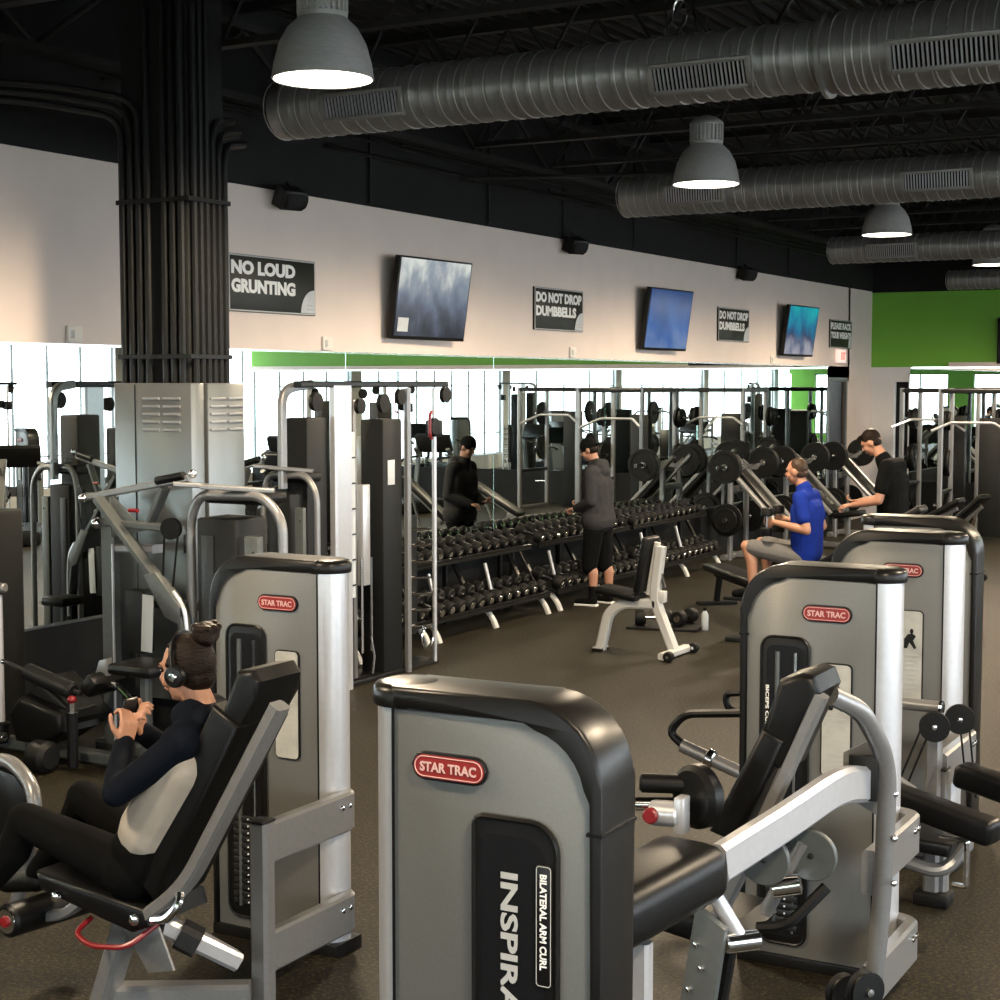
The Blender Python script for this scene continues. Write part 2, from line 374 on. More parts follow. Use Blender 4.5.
# structural column with conduits
m = M(); m.box((-7.115, 8.325, 2.725), (.55, .37, 5.45), bev=.01)
t = struct('column', m, blackw)
for i in range(8):
    x = -7.36 + i * .070
    if i == 4: continue
    top = 4.42 + .04 * (i % 3)
    pts = [(x, 8.112, 2.35), (x, 8.112, top + .5)] if i > 2 else bend([(x, 8.112, 2.35), (x, 8.112, 4.10 + .05 * i), (x - .5, 7.9, 4.2 + .05 * i), (-8.35, 7.6, 4.25 + .05 * i)], .15)
    build('conduit', M().tube(pts, .024, 8), conduitm, t, world=True)
for i in range(6):
    y = 8.17 + i * .061
    pts = [(-6.812, y, 2.35), (-6.812, y, 4.9)] if i < 3 else bend([(-6.812, y, 2.35), (-6.812, y, 4.28 - .07 * i), (-7.0, y + .5, 4.36 - .07 * i), (-8.3, y + 1.0, 4.42 - .07 * i)], .15)
    build('conduit', M().tube(pts, .023, 8), conduitm, t, world=True)
for zz in (2.55, 3.55):
    build('conduit_strap', M().bar([(-7.39, 8.085, zz), (-6.785, 8.085, zz), (-6.785, 8.50, zz)], .012, .03), conduitm, t, world=True)
def cabinet(name, label, c, d, face):
    t = thing(name, label, 'cabinet', (c[0], c[1], c[2] - d[2] / 2))
    build('cabinet_body', M().box(c, d, bev=.008), cabm, t, world=True)
    m = M()
    for k in range(5):
        zz = c[2] + d[2] / 2 - .10 - k * .05
        for s in (-1, 1):
            if face == 'y': m.box((c[0] + .08 + s * .085, c[1] - d[1] / 2 - .004, zz), (.14, .012, .02), bev=.003)
            else: m.box((c[0] + d[0] / 2 + .004, c[1] + s * .09, zz), (.012, .15, .016), bev=.003)
    build('louvre', m, silver, t, world=True)
    if face == 'y':
        build('door_seam', M().box((c[0] - d[0] * .22, c[1] - d[1] / 2 - .001, c[2]), (.008, .006, d[2] - .02)), pitb, t, world=True)
        build('latch', M().box((c[0] + d[0] * .42, c[1] - d[1] / 2 - .01, c[2]), (.02, .02, .12), bev=.004), steel, t, world=True)
    else: build('latch', M().box((c[0] + d[0] / 2 + .004, c[1] - d[1] * .42, c[2]), (.02, .02, .12), bev=.004), steel, t, world=True)
cabinet('electrical_cabinet', 'wide steel electrical cabinet with louvres on the near face of the black column', (-7.02, 8.045, 1.36), (.64, .13, 2.04), 'y')
cabinet('electrical_cabinet', 'narrow steel electrical cabinet on the room side of the black column', (-6.755, 8.32, 1.36), (.13, .37, 2.04), 'x')
# ------------------------------------------------------------------ lamps
lt = thing('high_bay_lamp', 'large bell-shaped high bay lamp nearest the camera, in front of the duct', 'lamp', (-5.325, 7.50, 4.06))
m = M(); m.lathe([(.275, 0), (.285, .005), (.272, .09), (.245, .19), (.195, .28), (.135, .335), (.13, .33), (.19, .27), (.238, .18), (.262, .09), (.27, .01)], n=40, cap=False)
build('lamp_shade', m, lampm, lt)
m = M(); m.lathe([(.001, .012), (.271, .012), (.271, .02), (.001, .02)], n=40, cap=False)
build('lamp_glass', m, glowm, lt)
m = M(); m.cyl((0, 0, .335), (0, 0, .36), .14, n=24); m.cyl((0, 0, .36), (0, 0, .5), .12, n=24)
for k in range(24):
    a = 2 * PI * k / 24; m.box((.128 * math.cos(a), .128 * math.sin(a), .43), (.03, .01, .13), Matrix.Rotation(a, 3, 'Z'))
m.lathe([(.145, .5), (.14, .52), (.09, .56), (.03, .58), (.001, .58)], n=24)
build('ballast_housing', m, lampm, lt)
m = M(); m.tube([(0, 0, .56), (0, 0, 1.42)], .006, 6); m.tube([(.02, 0, .58), (.05, .03, .8), (.0, .05, 1.0), (.02, .02, 1.3)], .004, 5)
build('hanger', m, steel, lt)
def lamp_light(loc):
    d = bpy.data.lights.new('lamp_light', 'SPOT'); d.energy = 360; d.color = (1, .80, .56); d.shadow_soft_size = .24; d.spot_size = math.radians(176); d.spot_blend = .5
    lamp_obj('lamp_light', d, (loc[0], loc[1], loc[2] - .25))
lamp_light((-5.325, 7.50, 4.06))
for i, (x, y, lb, gp) in enumerate([(-5.27, 13.0, 'bell-shaped high bay lamp hanging just below the long nearest duct', None), (-5.25, 18.4, 'bell-shaped high bay lamp between the second and third duct', None),
        (-5.25, 23.8, 'smallest and farthest high bay lamp, beside the third duct near the green wall', None), (-5.27, 2.1, 'high bay lamp out above the machines', 'lamps seen only in mirrors'),
        (.3, 2.1, '', 1), (.3, 7.52, '', 1), (.3, 13.0, '', 1), (.3, 18.4, '', 1), (.3, 23.8, '', 1)]):
    dup(lt, (x, y, 4.06), 0, lb if gp is None else 'high bay lamp of the other rows over the room', None if gp is None else 'high bay lamps of the other rows')
    lamp_light((x, y, 4.06))
# ------------------------------------------------------------------ ducts
def duct(label, y, z, r, x0, breaks, grilles, wires):
    t = thing('air_duct', label, 'duct', (x0, y, z))
    m = M(); xs = [x0] + breaks + [RX - .1]; rr = r
    for i in range(len(xs) - 1):
        a, b = xs[i], xs[i + 1]; pr = []; L = b - a; n = int(L / .1)
        for k in range(n):
            xx = L * k / n
            pr += [(rr, xx), (rr, xx + .085), (rr + .006, xx + .09), (rr + .006, xx + .096)]
        pr += [(rr, L)]
        if i: m.lathe([(rr - .05, -.09), (rr + .012, -.085), (rr + .012, -.06), (rr - .015, -.055), (rr - .015, 0), (rr, 0)], (a, y, z), (1, 0, 0), 40, cap=False)
        m.lathe(pr, (a, y, z), (1, 0, 0), 40, cap=False)
        if i == 0:
            m.lathe([(.001, .01), (rr - .01, .01), (rr, 0)], (a, y, z), (1, 0, 0), 40, cap=False)
        rr += .035
    build('duct_pipe', m, galv, t, world=True, smooth=50)
    m = M(); xx = x0 + .01
    while xx < -1.0:
        rr = r + (.035 if breaks and xx > breaks[0] else 0)
        m.tube([(xx + .03 * math.sin(a), y + (rr + .003) * math.sin(a), z - (rr + .003) * math.cos(a)) for a in [2 * PI * k / 28 for k in range(28)]], .0045, 5, closed=True); xx += .115 + .03 * math.sin(xx * 37)
    sm = build('duct_seam', m, seamm, t, world=True); sm['kind'] = 'stuff'
    for gx, gz, rr in grilles:
        yy = y - math.sqrt(max(rr * rr - (gz - z) ** 2, 0)); th = math.atan2(z - gz, y - yy)   # tangent tilt
        R = Matrix.Rotation(th, 3, 'X')
        fr = M(); nn = R @ V((0, -1, 0)); c0 = V((gx, yy, gz)) + nn * .012
        for dx, dz, sx, sz in ((0, .085, .68, .03), (0, -.085, .68, .03), (-.325, 0, .04, .2), (.325, 0, .04, .2)): fr.box(c0 + R @ V((dx, 0, dz)), (sx, .03, sz), R, bev=.004)
        g = build('grille', fr, galv, t, world=True)
        bk = M().box(c0 - nn * .006, (.62, .01, .15), R); build('grille_back', bk, pitb, g).location = -V(t.location)
        sl = M()
        for k in range(22): sl.box(c0 + R @ V((-.29 + k * .58 / 21, -.002, 0)), (.01, .022, .15), R)
        build('grille_vane', sl, bright, g).location = -V(t.location)
    m = M()
    for wx in wires:
        m.tube([(wx - .06, y - .1, z + r), (wx - .09, y - .1, z + r + .3), (wx, y, ZD)], .006, 5)
        m.tube([(wx + .06, y + .1, z + r), (wx + .02, y + .1, z + r + .25), (wx, y, ZD)], .006, 5)
        m.tube([(wx + .05 * math.cos(a), y - .05, z + r + .13 + .09 * math.sin(a)) for a in [k * PI / 5 for k in range(10)]], .006, 5, closed=True)
    build('hanger_wire', m, chrome, t, world=True)
duct('thickest ribbed galvanised air duct crossing nearest the camera', 9.7, 4.365, .212, -7.24, [-3.07], [(-6.41, 4.31, .215), (-3.9, 4.28, .215), (-2.38, 4.27, .25)], [-4.1])
duct('second ribbed galvanised air duct behind the middle hanging lamp', 15.8, 4.345, .213, -7.31, [], [(-6.46, 4.31, .215), (-3.98, 4.30, .215)], [-4.4])
duct('third thinner galvanised air duct behind the far lamp', 21.8, 4.19, .18, -6.97, [], [(-6.1, 4.15, .18)], [-4.6])
duct('farthest short stretch of galvanised duct above the green wall', 27.6, 4.10, .16, -6.8, [], [], [])
# ------------------------------------------------------------------ signs, televisions, speakers, outlets
def wallsign(label, y0, lines, wds):
    t = thing('wall_sign', label, 'sign', (LX, y0, 3.2), 0)
    build('sign_board', M().box((LX + .012, y0 + .6, 3.2), (.02, 1.2, .47), bev=.002), signb, t, world=True)
    build('sign_border', M().bar([(LX + .024, y0 + .01, 2.975), (LX + .024, y0 + .01, 3.425), (LX + .024, y0 + 1.19, 3.425), (LX + .024, y0 + 1.19, 2.975), (LX + .024, y0 + .01, 2.975)], .012, .006, (1, 0, 0)), greyt, t, world=True)
    zz = 3.27
    for s, wd in zip(lines, wds):
        o = text(s, 'lettering', .115, wd, (LX + .025, y0 + .035, zz), (0, 1, 0), (0, 0, 1), white, t, .055); o.location = -V(t.location); zz -= .15
    q = [(1.185, -.215)] + [(1.185 - .2 * math.sin(a), -.215 + .2 * math.cos(a)) for a in [k * PI / 16 for k in range(9)]]
    lg = build('logo_disc', M().prism(q, (LX + .025, y0, 3.2), (0, 1, 0), (0, 0, 1), (.004, 0, 0)), whitecard, t, world=True)
    lg2 = M(); lg2.bar([(LX + .028, y0 + 1.08, 3.05), (LX + .028, y0 + 1.16, 3.05)], .004, .012); lg2.bar([(LX + .028, y0 + 1.07, 3.02), (LX + .028, y0 + 1.16, 3.02)], .004, .012)
    build('logo_print', lg2, greyt, lg).location = -V(t.location)
wallsign('black sign reading NO LOUD GRUNTING in white beside the black column', 10.46, ['NO LOUD', 'GRUNTING'], [.87, .87])
wallsign('black DO NOT DROP DUMBBELLS sign, nearer one, between the first two televisions', 15.74, ['DO NOT DROP', 'DUMBBELLS'], [1.12, .98])
wallsign('black DO NOT DROP DUMBBELLS sign, farther one, between the two blue televisions', 21.16, ['DO NOT DROP', 'DUMBBELLS'], [1.12, .98])
wallsign('smallest black sign about racking weights, near the green corner', 26.14, ['PLEASE RACK', 'YOUR WEIGHTS'], [1.12, 1.12])
def tv(label, y0, scr, sticker=False):
    t = thing('television', label, 'television', (LX + .16, y0 + .66, 3.18))
    t.rotation_euler = (0, math.radians(8), math.radians(-2.5))
    build('tv_case', M().box((0, 0, 0), (.06, 1.24, .78), bev=.008), trimb, t)
    build('tv_screen', M().box((.032, 0, .008), (.004, 1.19, .73)), scr, t, smooth=0)
    m = M(); m.box((-.10, 0, 0), (.16, .14, .2), bev=.01); m.box((-.05, 0, 0), (.04, .5, .4), bev=.01)
    build('wall_mount', m, shroud, t)
    if sticker: build('caption_box', M().box((.036, -.47, -.25), (.004, .17, .13)), whitecard, t)
tv('nearest wall television showing a pale grey picture', 12.7, screen('screen_pale', [(.02, .025, .04), (.05, .06, .09), (.10, .13, .20), (.20, .22, .27), (.6, .6, .55)], 5.5, .4), True)
tv('middle wall television with a deep blue picture', 18.4, screen('screen_blue', [(.12, .2, .4), (.02, .1, .35), (.005, .05, .22), (.004, .03, .16)], 2.4, .45))
tv('farthest wall television with a turquoise and dark picture', 23.55, screen('screen_teal', [(.25, .25, .3), (.02, .03, .10), (.01, .14, .28), (.01, .33, .36)], 3.4, .5))
tv_end = thing('television', 'black television edge hanging on the green end wall', 'television', (-5.55, EY - .12, 3.1))
build('tv_case', M().box((0, 0, 0), (1.25, .07, .78), bev=.008), trimb, tv_end); build('tv_screen', M().box((0, -.037, 0), (1.2, .004, .72)), pitb, tv_end); build('wall_mount', M().box((0, .06, 0), (.3, .1, .3)), shroud, tv_end)
for y, lb in ((11.15, 'black wall loudspeaker above the NO LOUD GRUNTING sign'), (16.5, 'black wall loudspeaker above the nearer dumbbell sign'), (21.95, 'black wall loudspeaker above the farther dumbbell sign'),):
    t = thing('loudspeaker', lb, 'loudspeaker', (LX + .14, y, 3.93)); t.rotation_euler = (0, math.radians(25), math.radians(-20)); t.scale = (.85, .85, .85)
    m = M(); m.prism([(-.14, -.1), (.1, -.1), (.15, -.06), (.16, 0), (.15, .06), (.1, .1), (-.14, .1)], (0, 0, 0), (0, 1, 0), (0, 0, 1), (.2, 0, 0), bev=.02)
    build('speaker_body', m, trimb, t); build('speaker_bracket', M().tube([(-.02, 0, .08), (-.12, 0, .12)], .02, 8), steel, t)
    m = M().prism(rrect(-.11, -.075, .12, .075, .05), (.102, 0, 0), (0, 1, 0), (0, 0, 1), (.01, 0, 0), bev=.003); build('speaker_grille', m, rubber, t)
for y, lb in ((8.72, 'pale wall outlet above the mirror before the black column'), (11.85, 'pale wall outlet under the NO LOUD GRUNTING sign'), (16.7, 'pale wall outlet under the nearer dumbbell sign'), (23.4, 'pale wall outlet under the farthest television')):
    t = thing('wall_outlet', lb, 'outlet', (LX, y, 2.73))
    build('outlet_plate', M().box((.012, 0, 0), (.024, .15, .12), bev=.006), outletm, t)
    build('outlet_socket', M().box((.025, -.03, 0), (.006, .04, .06), bev=.002), greyt, t)
t = thing('exit_sign', 'lit white and red exit sign above the dark far door', 'sign', (LX, 26.65, 2.83))
build('sign_case', M().box((.05, 0, 0), (.08, .34, .22), bev=.01), mat('exit_white', (.8, .7, .66), .5, emit=(1, .75, .65), es=.3), t)
text('EXIT', 'lettering', .12, .24, (.092, -.12, -.06), (0, 1, 0), (0, 0, 1), mat('exit_red', (.7, .05, .03), .5, emit=(1, .1, .05), es=.4), t)
# ------------------------------------------------------------------ weight-stack towers
TW, TT, TZ = .535, .175, 1.60
def tower(T, flip, show, names=(), low=.03):
    """shrouded weight-stack tower: x from pillar seam (0) to the rounded corner (TW); flip turns it half round"""
    fx = -1 if flip else 1
    def X(a): return a * fx
    fy = -TT / 2                                        # the face towards the camera
    out = [(0, low)] + [(TW, low)] + arc(TW - .17, TZ - .17, .17, 0, 90, 8) + [(0, TZ)]
    P = lambda poly: [(X(a), b) for a, b in poly]
    O, U, W_ = (0, 0, 0), (1, 0, 0), (0, 0, 1)
    build('side_panel', M().prism(P(out), O, U, W_, (0, TT - .01, 0), .006), panel, T)
    hp = [(0, fy + .004)] + [(-.080 * math.sin(a), -(TT / 2 - .004) * math.cos(a)) for a in [PI * k / 14 for k in range(1, 14)]] + [(0, -fy - .004)]
    build('pillar', M().prism([(X(a), b) for a, b in hp], (0, 0, (low + TZ) / 2), (1, 0, 0), (0, 1, 0), (0, 0, TZ - low)), bright, T, smooth=30)
    build('pillar_seam', M().box((X(.002), 0, (low + TZ) / 2), (.006, TT - .002, TZ - low)), pitb, T, smooth=0)
    # black band over the top and down the rounded edge
    o2 = [(TW + .028, low)] + arc(TW - .16, TZ - .135, .188, 0, 90, 8) + [(0, TZ + .053), (0, TZ)] + arc(TW - .17, TZ - .17, .17, 90, 0, 8) + [(TW, low)]
    build('edge_band', M().prism(P(o2), O, U, W_, (0, TT + .012, 0), .012, 3), trimb, T, smooth=60)
    build('top_cap', M().lathe([(TT / 2 + .003, -.002), (TT / 2 + .006, .004), (TT / 2 + .006, .036), (TT / 2 - .002, .048), (TT / 2 - .02, .0535)], (X(.0), 0, TZ), n=36), trimb, T, smooth=60)
    build('band_joint', M().box((X(TW + .012), 0, TZ - .24), (.04, TT + .015, .008)), pitb, T, smooth=0)
    build('base_skirt', M().prism(P([(-.09, 0), (TW + .03, 0), (TW + .03, .05), (-.09, .05)]), O, U, W_, (0, TT + .01, 0), .006), trimb, T)
    y = fy - .001
    def badge(a0, z0, wd=.205, h=.068):
        bd = build('badge', M().prism(rrect(-wd / 2, -h / 2, wd / 2, h / 2, h / 2), (X(a0), y, z0), U, W_, (0, .012, 0), .003), trimb, T)
        build('badge_plate', M().prism(rrect(-wd / 2 + .006, -h / 2 + .006, wd / 2 - .006, h / 2 - .006, .03), (X(a0), y - .007, z0), U, W_, (0, .003, 0)), redink, bd)
        rg = rrect(-wd / 2 + .010, -h / 2 + .010, wd / 2 - .010, h / 2 - .010, .03)
        build('badge_ring', M().tube([(X(a0) + a, y - .009, z0 + b) for a, b in rg], .0013, 5, closed=True), pink, bd)
        text('STAR TRAC', 'lettering', .024, wd - .05, (X(a0) - wd / 2 + .025, y - .010, z0 - .012), (1, 0, 0), (0, 0, 1), pink, bd, .03)
    def placard(a0, z0, wd, h, body):
        pl = build('placard', M().prism(rrect(-wd / 2, -h / 2, wd / 2, h / 2, .022), (X(a0), y, z0), U, W_, (0, .01, 0), .002), trimb, T)
        build('placard_sheet', M().prism(rrect(-wd / 2 + .005, -h / 2 + .005, wd / 2 - .005, h / 2 - .005, .018), (X(a0), y - .006, z0), U, W_, (0, .002, 0)), paper, pl)
        m = M()
        m.ell((X(a0) + .006, y - .008, z0 + h * .275), (.009, .002, .013)); m.prism([(-.03, -.06), (-.015, -.06), (-.004, -.03), (.02, -.062), (.03, -.055), (.014, -.02), (.028, .002), (.010, .014), (-.012, .010), (-.03, -.015)], (X(a0), y - .008, z0 + h * .22), U, W_, (0, .002, 0))
        build('placard_figure', m, shroud, pl)
        m = M()
        for k in range(9): m.box((X(a0), y - .008, z0 + h * .02 - k * h * .05), (wd * (.7 - .15 * (k % 3)), .001, .004))
        build('placard_print', m, greyt, pl)
    if show == 'name':                                  # the end towards the camera carries the model lettering
        badge(.165, 1.47)
        ow = [(.235, .12), (.455, .12)] + arc(.385, 1.30, .07, 0, 90, 6) + arc(.26, 1.345, .025, 90, 180, 4)
        sl = build('recess_frame', M().prism(P(ow), O, U, W_, (0, .001, 0)), trimb, T); 
        for v in sl.data.vertices: v.co.y = v.co.y + y - .006
        iw = [(.255, .14), (.425, .14)] + arc(.365, 1.27, .06, 0, 90, 6) + arc(.272, 1.313, .017, 90, 180, 4)
        s2 = build('recess_rim', M().tube([(X(a), y - .006, b) for a, b in ow], .007, 6, closed=True), trimb, T)
        s3 = build('recess', M().prism(P(iw), (0, y - .008, 0), U, W_, (0, .001, 0)), pitb, T)
        text(names[0], 'model_lettering', .046, .57, (X(.308), y - .010, 1.245), (0, 0, -1), (1, 0, 0), greyt, T, .03)
        st = build('name_strip', M().prism(rrect(.402, .99, .443, 1.275, .008), (0, y - .008, 0), U, W_, (0, .01, 0), .002), trimb, T)
        build('name_strip_rim', M().tube([(X(a), y - .013, b) for a, b in rrect(.404, .992, .441, 1.273, .008)], .0012, 5, closed=True), greyt, st)
        text(names[1], 'lettering', .018, .225, (X(.4135), y - .014, 1.255), (0, 0, -1), (1, 0, 0), white, st, .03)
    else:
        badge(.20 if show == 'stack' else .20, 1.465)
        a0, a1 = .27, .47
        ow = rrect(a0, .10, a1, 1.36, .05)
        build('recess_frame', M().prism(P(ow), (0, y, 0), U, W_, (0, .008, 0), .002), trimb, T)
        build('recess', M().prism(P(rrect(a0 + .022, .13, a1 - .022, 1.325, .035)), (0, y - .005, 0), U, W_, (0, .001, 0)), pitb, T)
        build('recess_rim', M().tube([(X(a), y - .004, b) for a, b in ow], .006, 6, closed=True), trimb, T)
        for aa in (.325, .40): build('guide_rod', M().cyl((X(aa), y - .008, .15), (X(aa), y - .008, 1.30), .007 if aa < .36 else .011, n=10), chrome if aa < .36 else greyp, T)
        stack = M(); pins = M()
        for k in range(13):
            stack.box((X(.37), y - .010, .17 + k * .030), (.135, .012, .026), bev=.003); pins.cyl((X(.355), y - .017, .17 + k * .03), (X(.355), y - .020, .17 + k * .03), .004, n=8)
        build('weight_plate', stack, steel, T); build('pin_hole', pins, white, T)
        if names: text(names[0], 'lettering', .014, .19, (X(.449), y - .007, 1.16), (0, 0, -1), (1, 0, 0), white, T, .03)
        placard(.155, 1.04, .125, .46, 0)
def side_frame(T, px, up_h=.70, yb=-.60, hw=.085):
    """two beams running forward from the pillar to an upright, local coordinates of the tower"""
    b = M()
    for z0 in (.61, .18):
        build('frame_beam', M().bar(bend([(px * 1.0 - .09, .03, z0), (px, -.0, z0), (px, yb, z0)], .05), .055, .165, (0, 0, 1)), silver, T)
    build('upright', M().bar([(px, yb, 0), (px, yb, up_h)], .07, .085, (1, 0, 0)), silver, T)
    build('upright_cap', M().box((px, yb, up_h + .004), (.072, .087, .012), bev=.004), trimb, T)
    m = M()
    for z0 in (.61, .18):
        for dy in (-.05, -.10): build('bolt', M().lathe([(.013, 0), (.011, .006), (.004, .009)], (px + .029, dy, z0 + .03), (1, 0, 0), 10), chrome, T)
def pad(poly, y0, y1, bev=.02): return M().prism(poly, (0, (y0 + y1) / 2, 0), (1, 0, 0), (0, 0, 1), (0, y1 - y0, 0), bev, 3)
def thick(pts, a, b):
    """outline around an xz polyline: offset a to one side, b to the other"""
    n = len(pts); L, R = [], []
    for i, p in enumerate(pts):
        q0, q1 = pts[max(i - 1, 0)], pts[min(i + 1, n - 1)]; dx, dz = q1[0] - q0[0], q1[1] - q0[1]; l = math.hypot(dx, dz)
        nx, nz = -dz / l, dx / l; L.append((p[0] + nx * a, p[1] + nz * a)); R.append((p[0] - nx * b, p[1] - nz * b))
    return L + R[::-1]
# ---- nearest tower, arm curl machine
near = thing('arm_curl_machine', 'nearest weight machine, its grey tower lettered INSPIRATION and BILATERAL ARM CURL', 'gym machine', (-2.115, 3.33, 0))
tower(near, False, 'name', ('INSPIRATION', 'BILATERAL ARM CURL'))
# ---- left machine, the one the woman sits in
left = thing('leg_extension_machine', 'weight machine with a leaning black seat, occupied by the person wearing headphones', 'gym machine', (-3.885, 5.49, 0))
tower(left, True, 'stack', ())
side_frame(left, .10, .70, -.60)
W = lambda *a, **k: build(*a, world=True, **k)
# seat, back pad (user faces -x), plane y = 4.5
W('back_pad', pad([(-3.97, .62), (-3.86, .52), (-3.46, 1.20), (-3.58, 1.27)], 4.35, 4.65, .025), vinyl, left)
W('head_pad', pad([(-3.62, 1.10), (-3.53, 1.07), (-3.41, 1.30), (-3.39, 1.36), (-3.42, 1.40), (-3.49, 1.39)], 4.37, 4.63, .025), vinyl, left)
W('seat_pad', pad([(-4.42, .56), (-4.40, .49), (-3.95, .40), (-3.86, .44), (-3.88, .50)], 4.33, 4.67, .022), vinyl, left)
W('back_bar', M().bar(bend([(-3.30, 4.37, 1.29), (-3.72, 4.37, .60), (-3.92, 4.37, .45)], .12), .05, .075, (0, 1, 0)), silver, left)
W('seat_bolt', M().lathe([(.024, 0), (.02, .012), (.006, .018)], (-3.93, 4.335, .455), (0, -1, 0), 14), chrome, left)
W('seat_bolt', M().lathe([(.022, 0), (.018, .012), (.005, .018)], (-4.30, 4.325, .485), (0, -1, 0), 14), chrome, left)
W('seat_rail', M().bar(xz([(-4.36, .47), (-3.93, .40)], 4.5), .10, .05, (0, 1, 0)), trimb, left)
W('slide_rail', M().bar([(-4.0, 4.5, .40), (-3.86, 4.64, .28), (-3.80, 4.74, .20)], .10, .07, (0, 0, 1)), bright, left)
W('slide_clamp', M().bar([(-3.92, 4.56, .34), (-3.86, 4.60, .30)], .11, .10, (0, 0, 1)), steel, left)
W('front_leg', M().bar([(-4.10, 4.5, .42), (-4.26, 4.5, 0.0)], .08, .10, (0, 1, 0)), silver, left)
W('gusset', M().prism([(-4.12, .42), (-3.92, .42), (-3.84, .25), (-3.96, .22)], (0, 4.44, 0), (1, 0, 0), (0, 0, 1), (0, .012, 0), .002), silver, left)
W('floor_beam', M().bar([(-4.28, 4.5, .06), (-3.78, 4.80, .06)], .09, .08, (0, 0, 1)), silver, left)
W('floor_foot', M().bar([(-4.24, 4.28, .02), (-4.24, 4.72, .02)], .09, .04, (0, 0, 1)), rubber, left)
W('adjust_lever', M().tube(bend([(-4.20, 4.40, .40), (-4.21, 4.32, .365), (-4.10, 4.28, .345), (-3.94, 4.30, .36), (-3.88, 4.40, .43)], .05), .010, 8), red, left)
W('hand_grip', M().tube(bend([(-3.84, 4.33, .47), (-3.76, 4.31, .49), (-3.71, 4.32, .55), (-3.74, 4.36, .60)], .05), .016, 8), chrome, left)
m = M().cyl((-4.60, 4.36, .33), (-4.58, 4.82, .31), .065, bev=.012, n=28); W('ankle_roller', m, vinyl, left)
rc = M().lathe([(.024, .003), (.02, .014), (.01, .016)], (-4.60, 4.36, .33), (0, -1, 0), 16); W('roller_cap', rc, red, left)
W('roller_cap_ring', M().lathe([(.048, -.002), (.046, .004), (.036, .004)], (-4.60, 4.36, .33), (0, -1, 0), 20), chrome, left)
W('roller_arm', M().bar(bend([(-4.60, 4.52, .30), (-4.44, 4.52, .34), (-4.28, 4.55, .48)], .06), .04, .05, (0, 1, 0)), silver, left)
W('pivot_arm', M().bar([(-4.64, 4.37, .31), (-4.92, 4.36, .20)], .03, .035, (0, 1, 0)), chrome, left)
# ---- middle machine (biceps curl)
mid = thing('biceps_curl_machine', 'weight machine with an empty black seat and curved silver tube over its back', 'gym machine', (-1.785, 6.295, 0))
tower(mid, True, 'stack', ('BICEPS CURL',))
side_frame(mid, .14, .60, -.62)
for o in list(mid.children):
    if o.name.startswith('upright'): bpy.data.objects.remove(o)
W('back_post', M().tube(bend([(-1.60, 5.62, 0), (-1.55, 5.60, .60), (-1.53, 5.56, 1.06), (-1.57, 5.36, 1.27), (-1.64, 5.25, 1.33)], .2, 8), .034, 14), silver, mid)
for zz in (.62, .78, .94): W('post_bolt', M().lathe([(.012, 0), (.010, .007), (.004, .01)], (-1.505, 5.565, zz), (.75, -.65, 0), 10), chrome, mid)
W('post_plate', M().prism([(-.14, -.03), (.0, -.1), (.0, .2), (-.14, .12)], (-1.55, 5.56, .95), (1, 0, 0), (0, 0, 1), (0, .012, 0), .002), silver, mid)
W('back_pad', pad([(-1.98, .86), (-1.88, .83), (-1.71, 1.20), (-1.79, 1.24)], 5.06, 5.34, .022), vinyl, mid)
W('head_pad', pad([(-1.83, 1.13), (-1.72, 1.09), (-1.60, 1.37), (-1.62, 1.42), (-1.66, 1.43), (-1.74, 1.40)], 5.07, 5.33, .026), vinyl, mid)
W('back_bar', M().bar(xz([(-1.60, 1.36), (-1.85, .78), (-1.98, .50)], 5.10), .045, .06, (0, 1, 0)), silver, mid)
W('seat_pad', pad([(-2.35, .60), (-2.34, .52), (-1.92, .46), (-1.88, .52), (-1.92, .56)], 5.02, 5.38, .022), vinyl, mid)
W('curl_arm', M().bar(bend([(-1.80, 4.60, .905), (-1.71, 4.92, .965), (-1.63, 5.26, 1.03), (-1.62, 5.54, .97)], .4, 8), .06, .125, (0, 0, 1), .25), bright, mid)
W('arm_end_plate', M().box((-1.62, 5.50, 1.0), (.10, .02, .16), Matrix.Rotation(math.radians(10), 3, 'Z'), bev=.004), shroud, mid)
RP = Matrix.Rotation(math.radians(-11), 3, 'Z') @ Matrix.Rotation(math.radians(4), 3, 'X'); cp = V((-1.975, 4.30, .82))
W('arm_pad', M().box(cp, (.27, .62, .18), RP, bev=.065, seg=5), vinyl, mid)
W('arm_pad_piping', M().tube([cp + RP @ V((a, -.285, b)) for a, b in rrect(-.128, -.083, .128, .083, .055)], .006, 6, closed=True), vinyl, mid)
W('pad_post', M().bar([(-1.89, 4.22, .0), (-1.89, 4.22, .76)], .05, .06, (1, 0, 0)), bright, mid)
d = V((.44, .9, 0)).normalized()
W('elbow_disc', M().cyl(V((-1.97, 4.84, 1.04)) - d * .035, V((-1.97, 4.84, 1.04)) + d * .035, .105, bev=.018, n=36), vinyl, mid)
W('elbow_axle', M().cyl((-1.99, 4.80, 1.02), (-2.14, 4.72, 1.02), .022), chrome, mid)
W('range_bracket', M().box((-1.985, 4.74, 1.0), (.035, .06, .12), bev=.006), bright, mid)
W('bracket_sleeve', M().cyl((-2.09, 4.74, .995), (-1.99, 4.74, 1.0), .042, bev=.006, n=20), bright, mid)
kn = W('range_knob', M().cyl((-2.075, 4.715, .995), (-2.075, 4.685, .995), .026, bev=.005), red, mid)
W('top_roller', M().cyl((-2.16, 4.80, 1.07), (-2.0, 4.86, 1.07), .032, bev=.008), vinyl, mid)
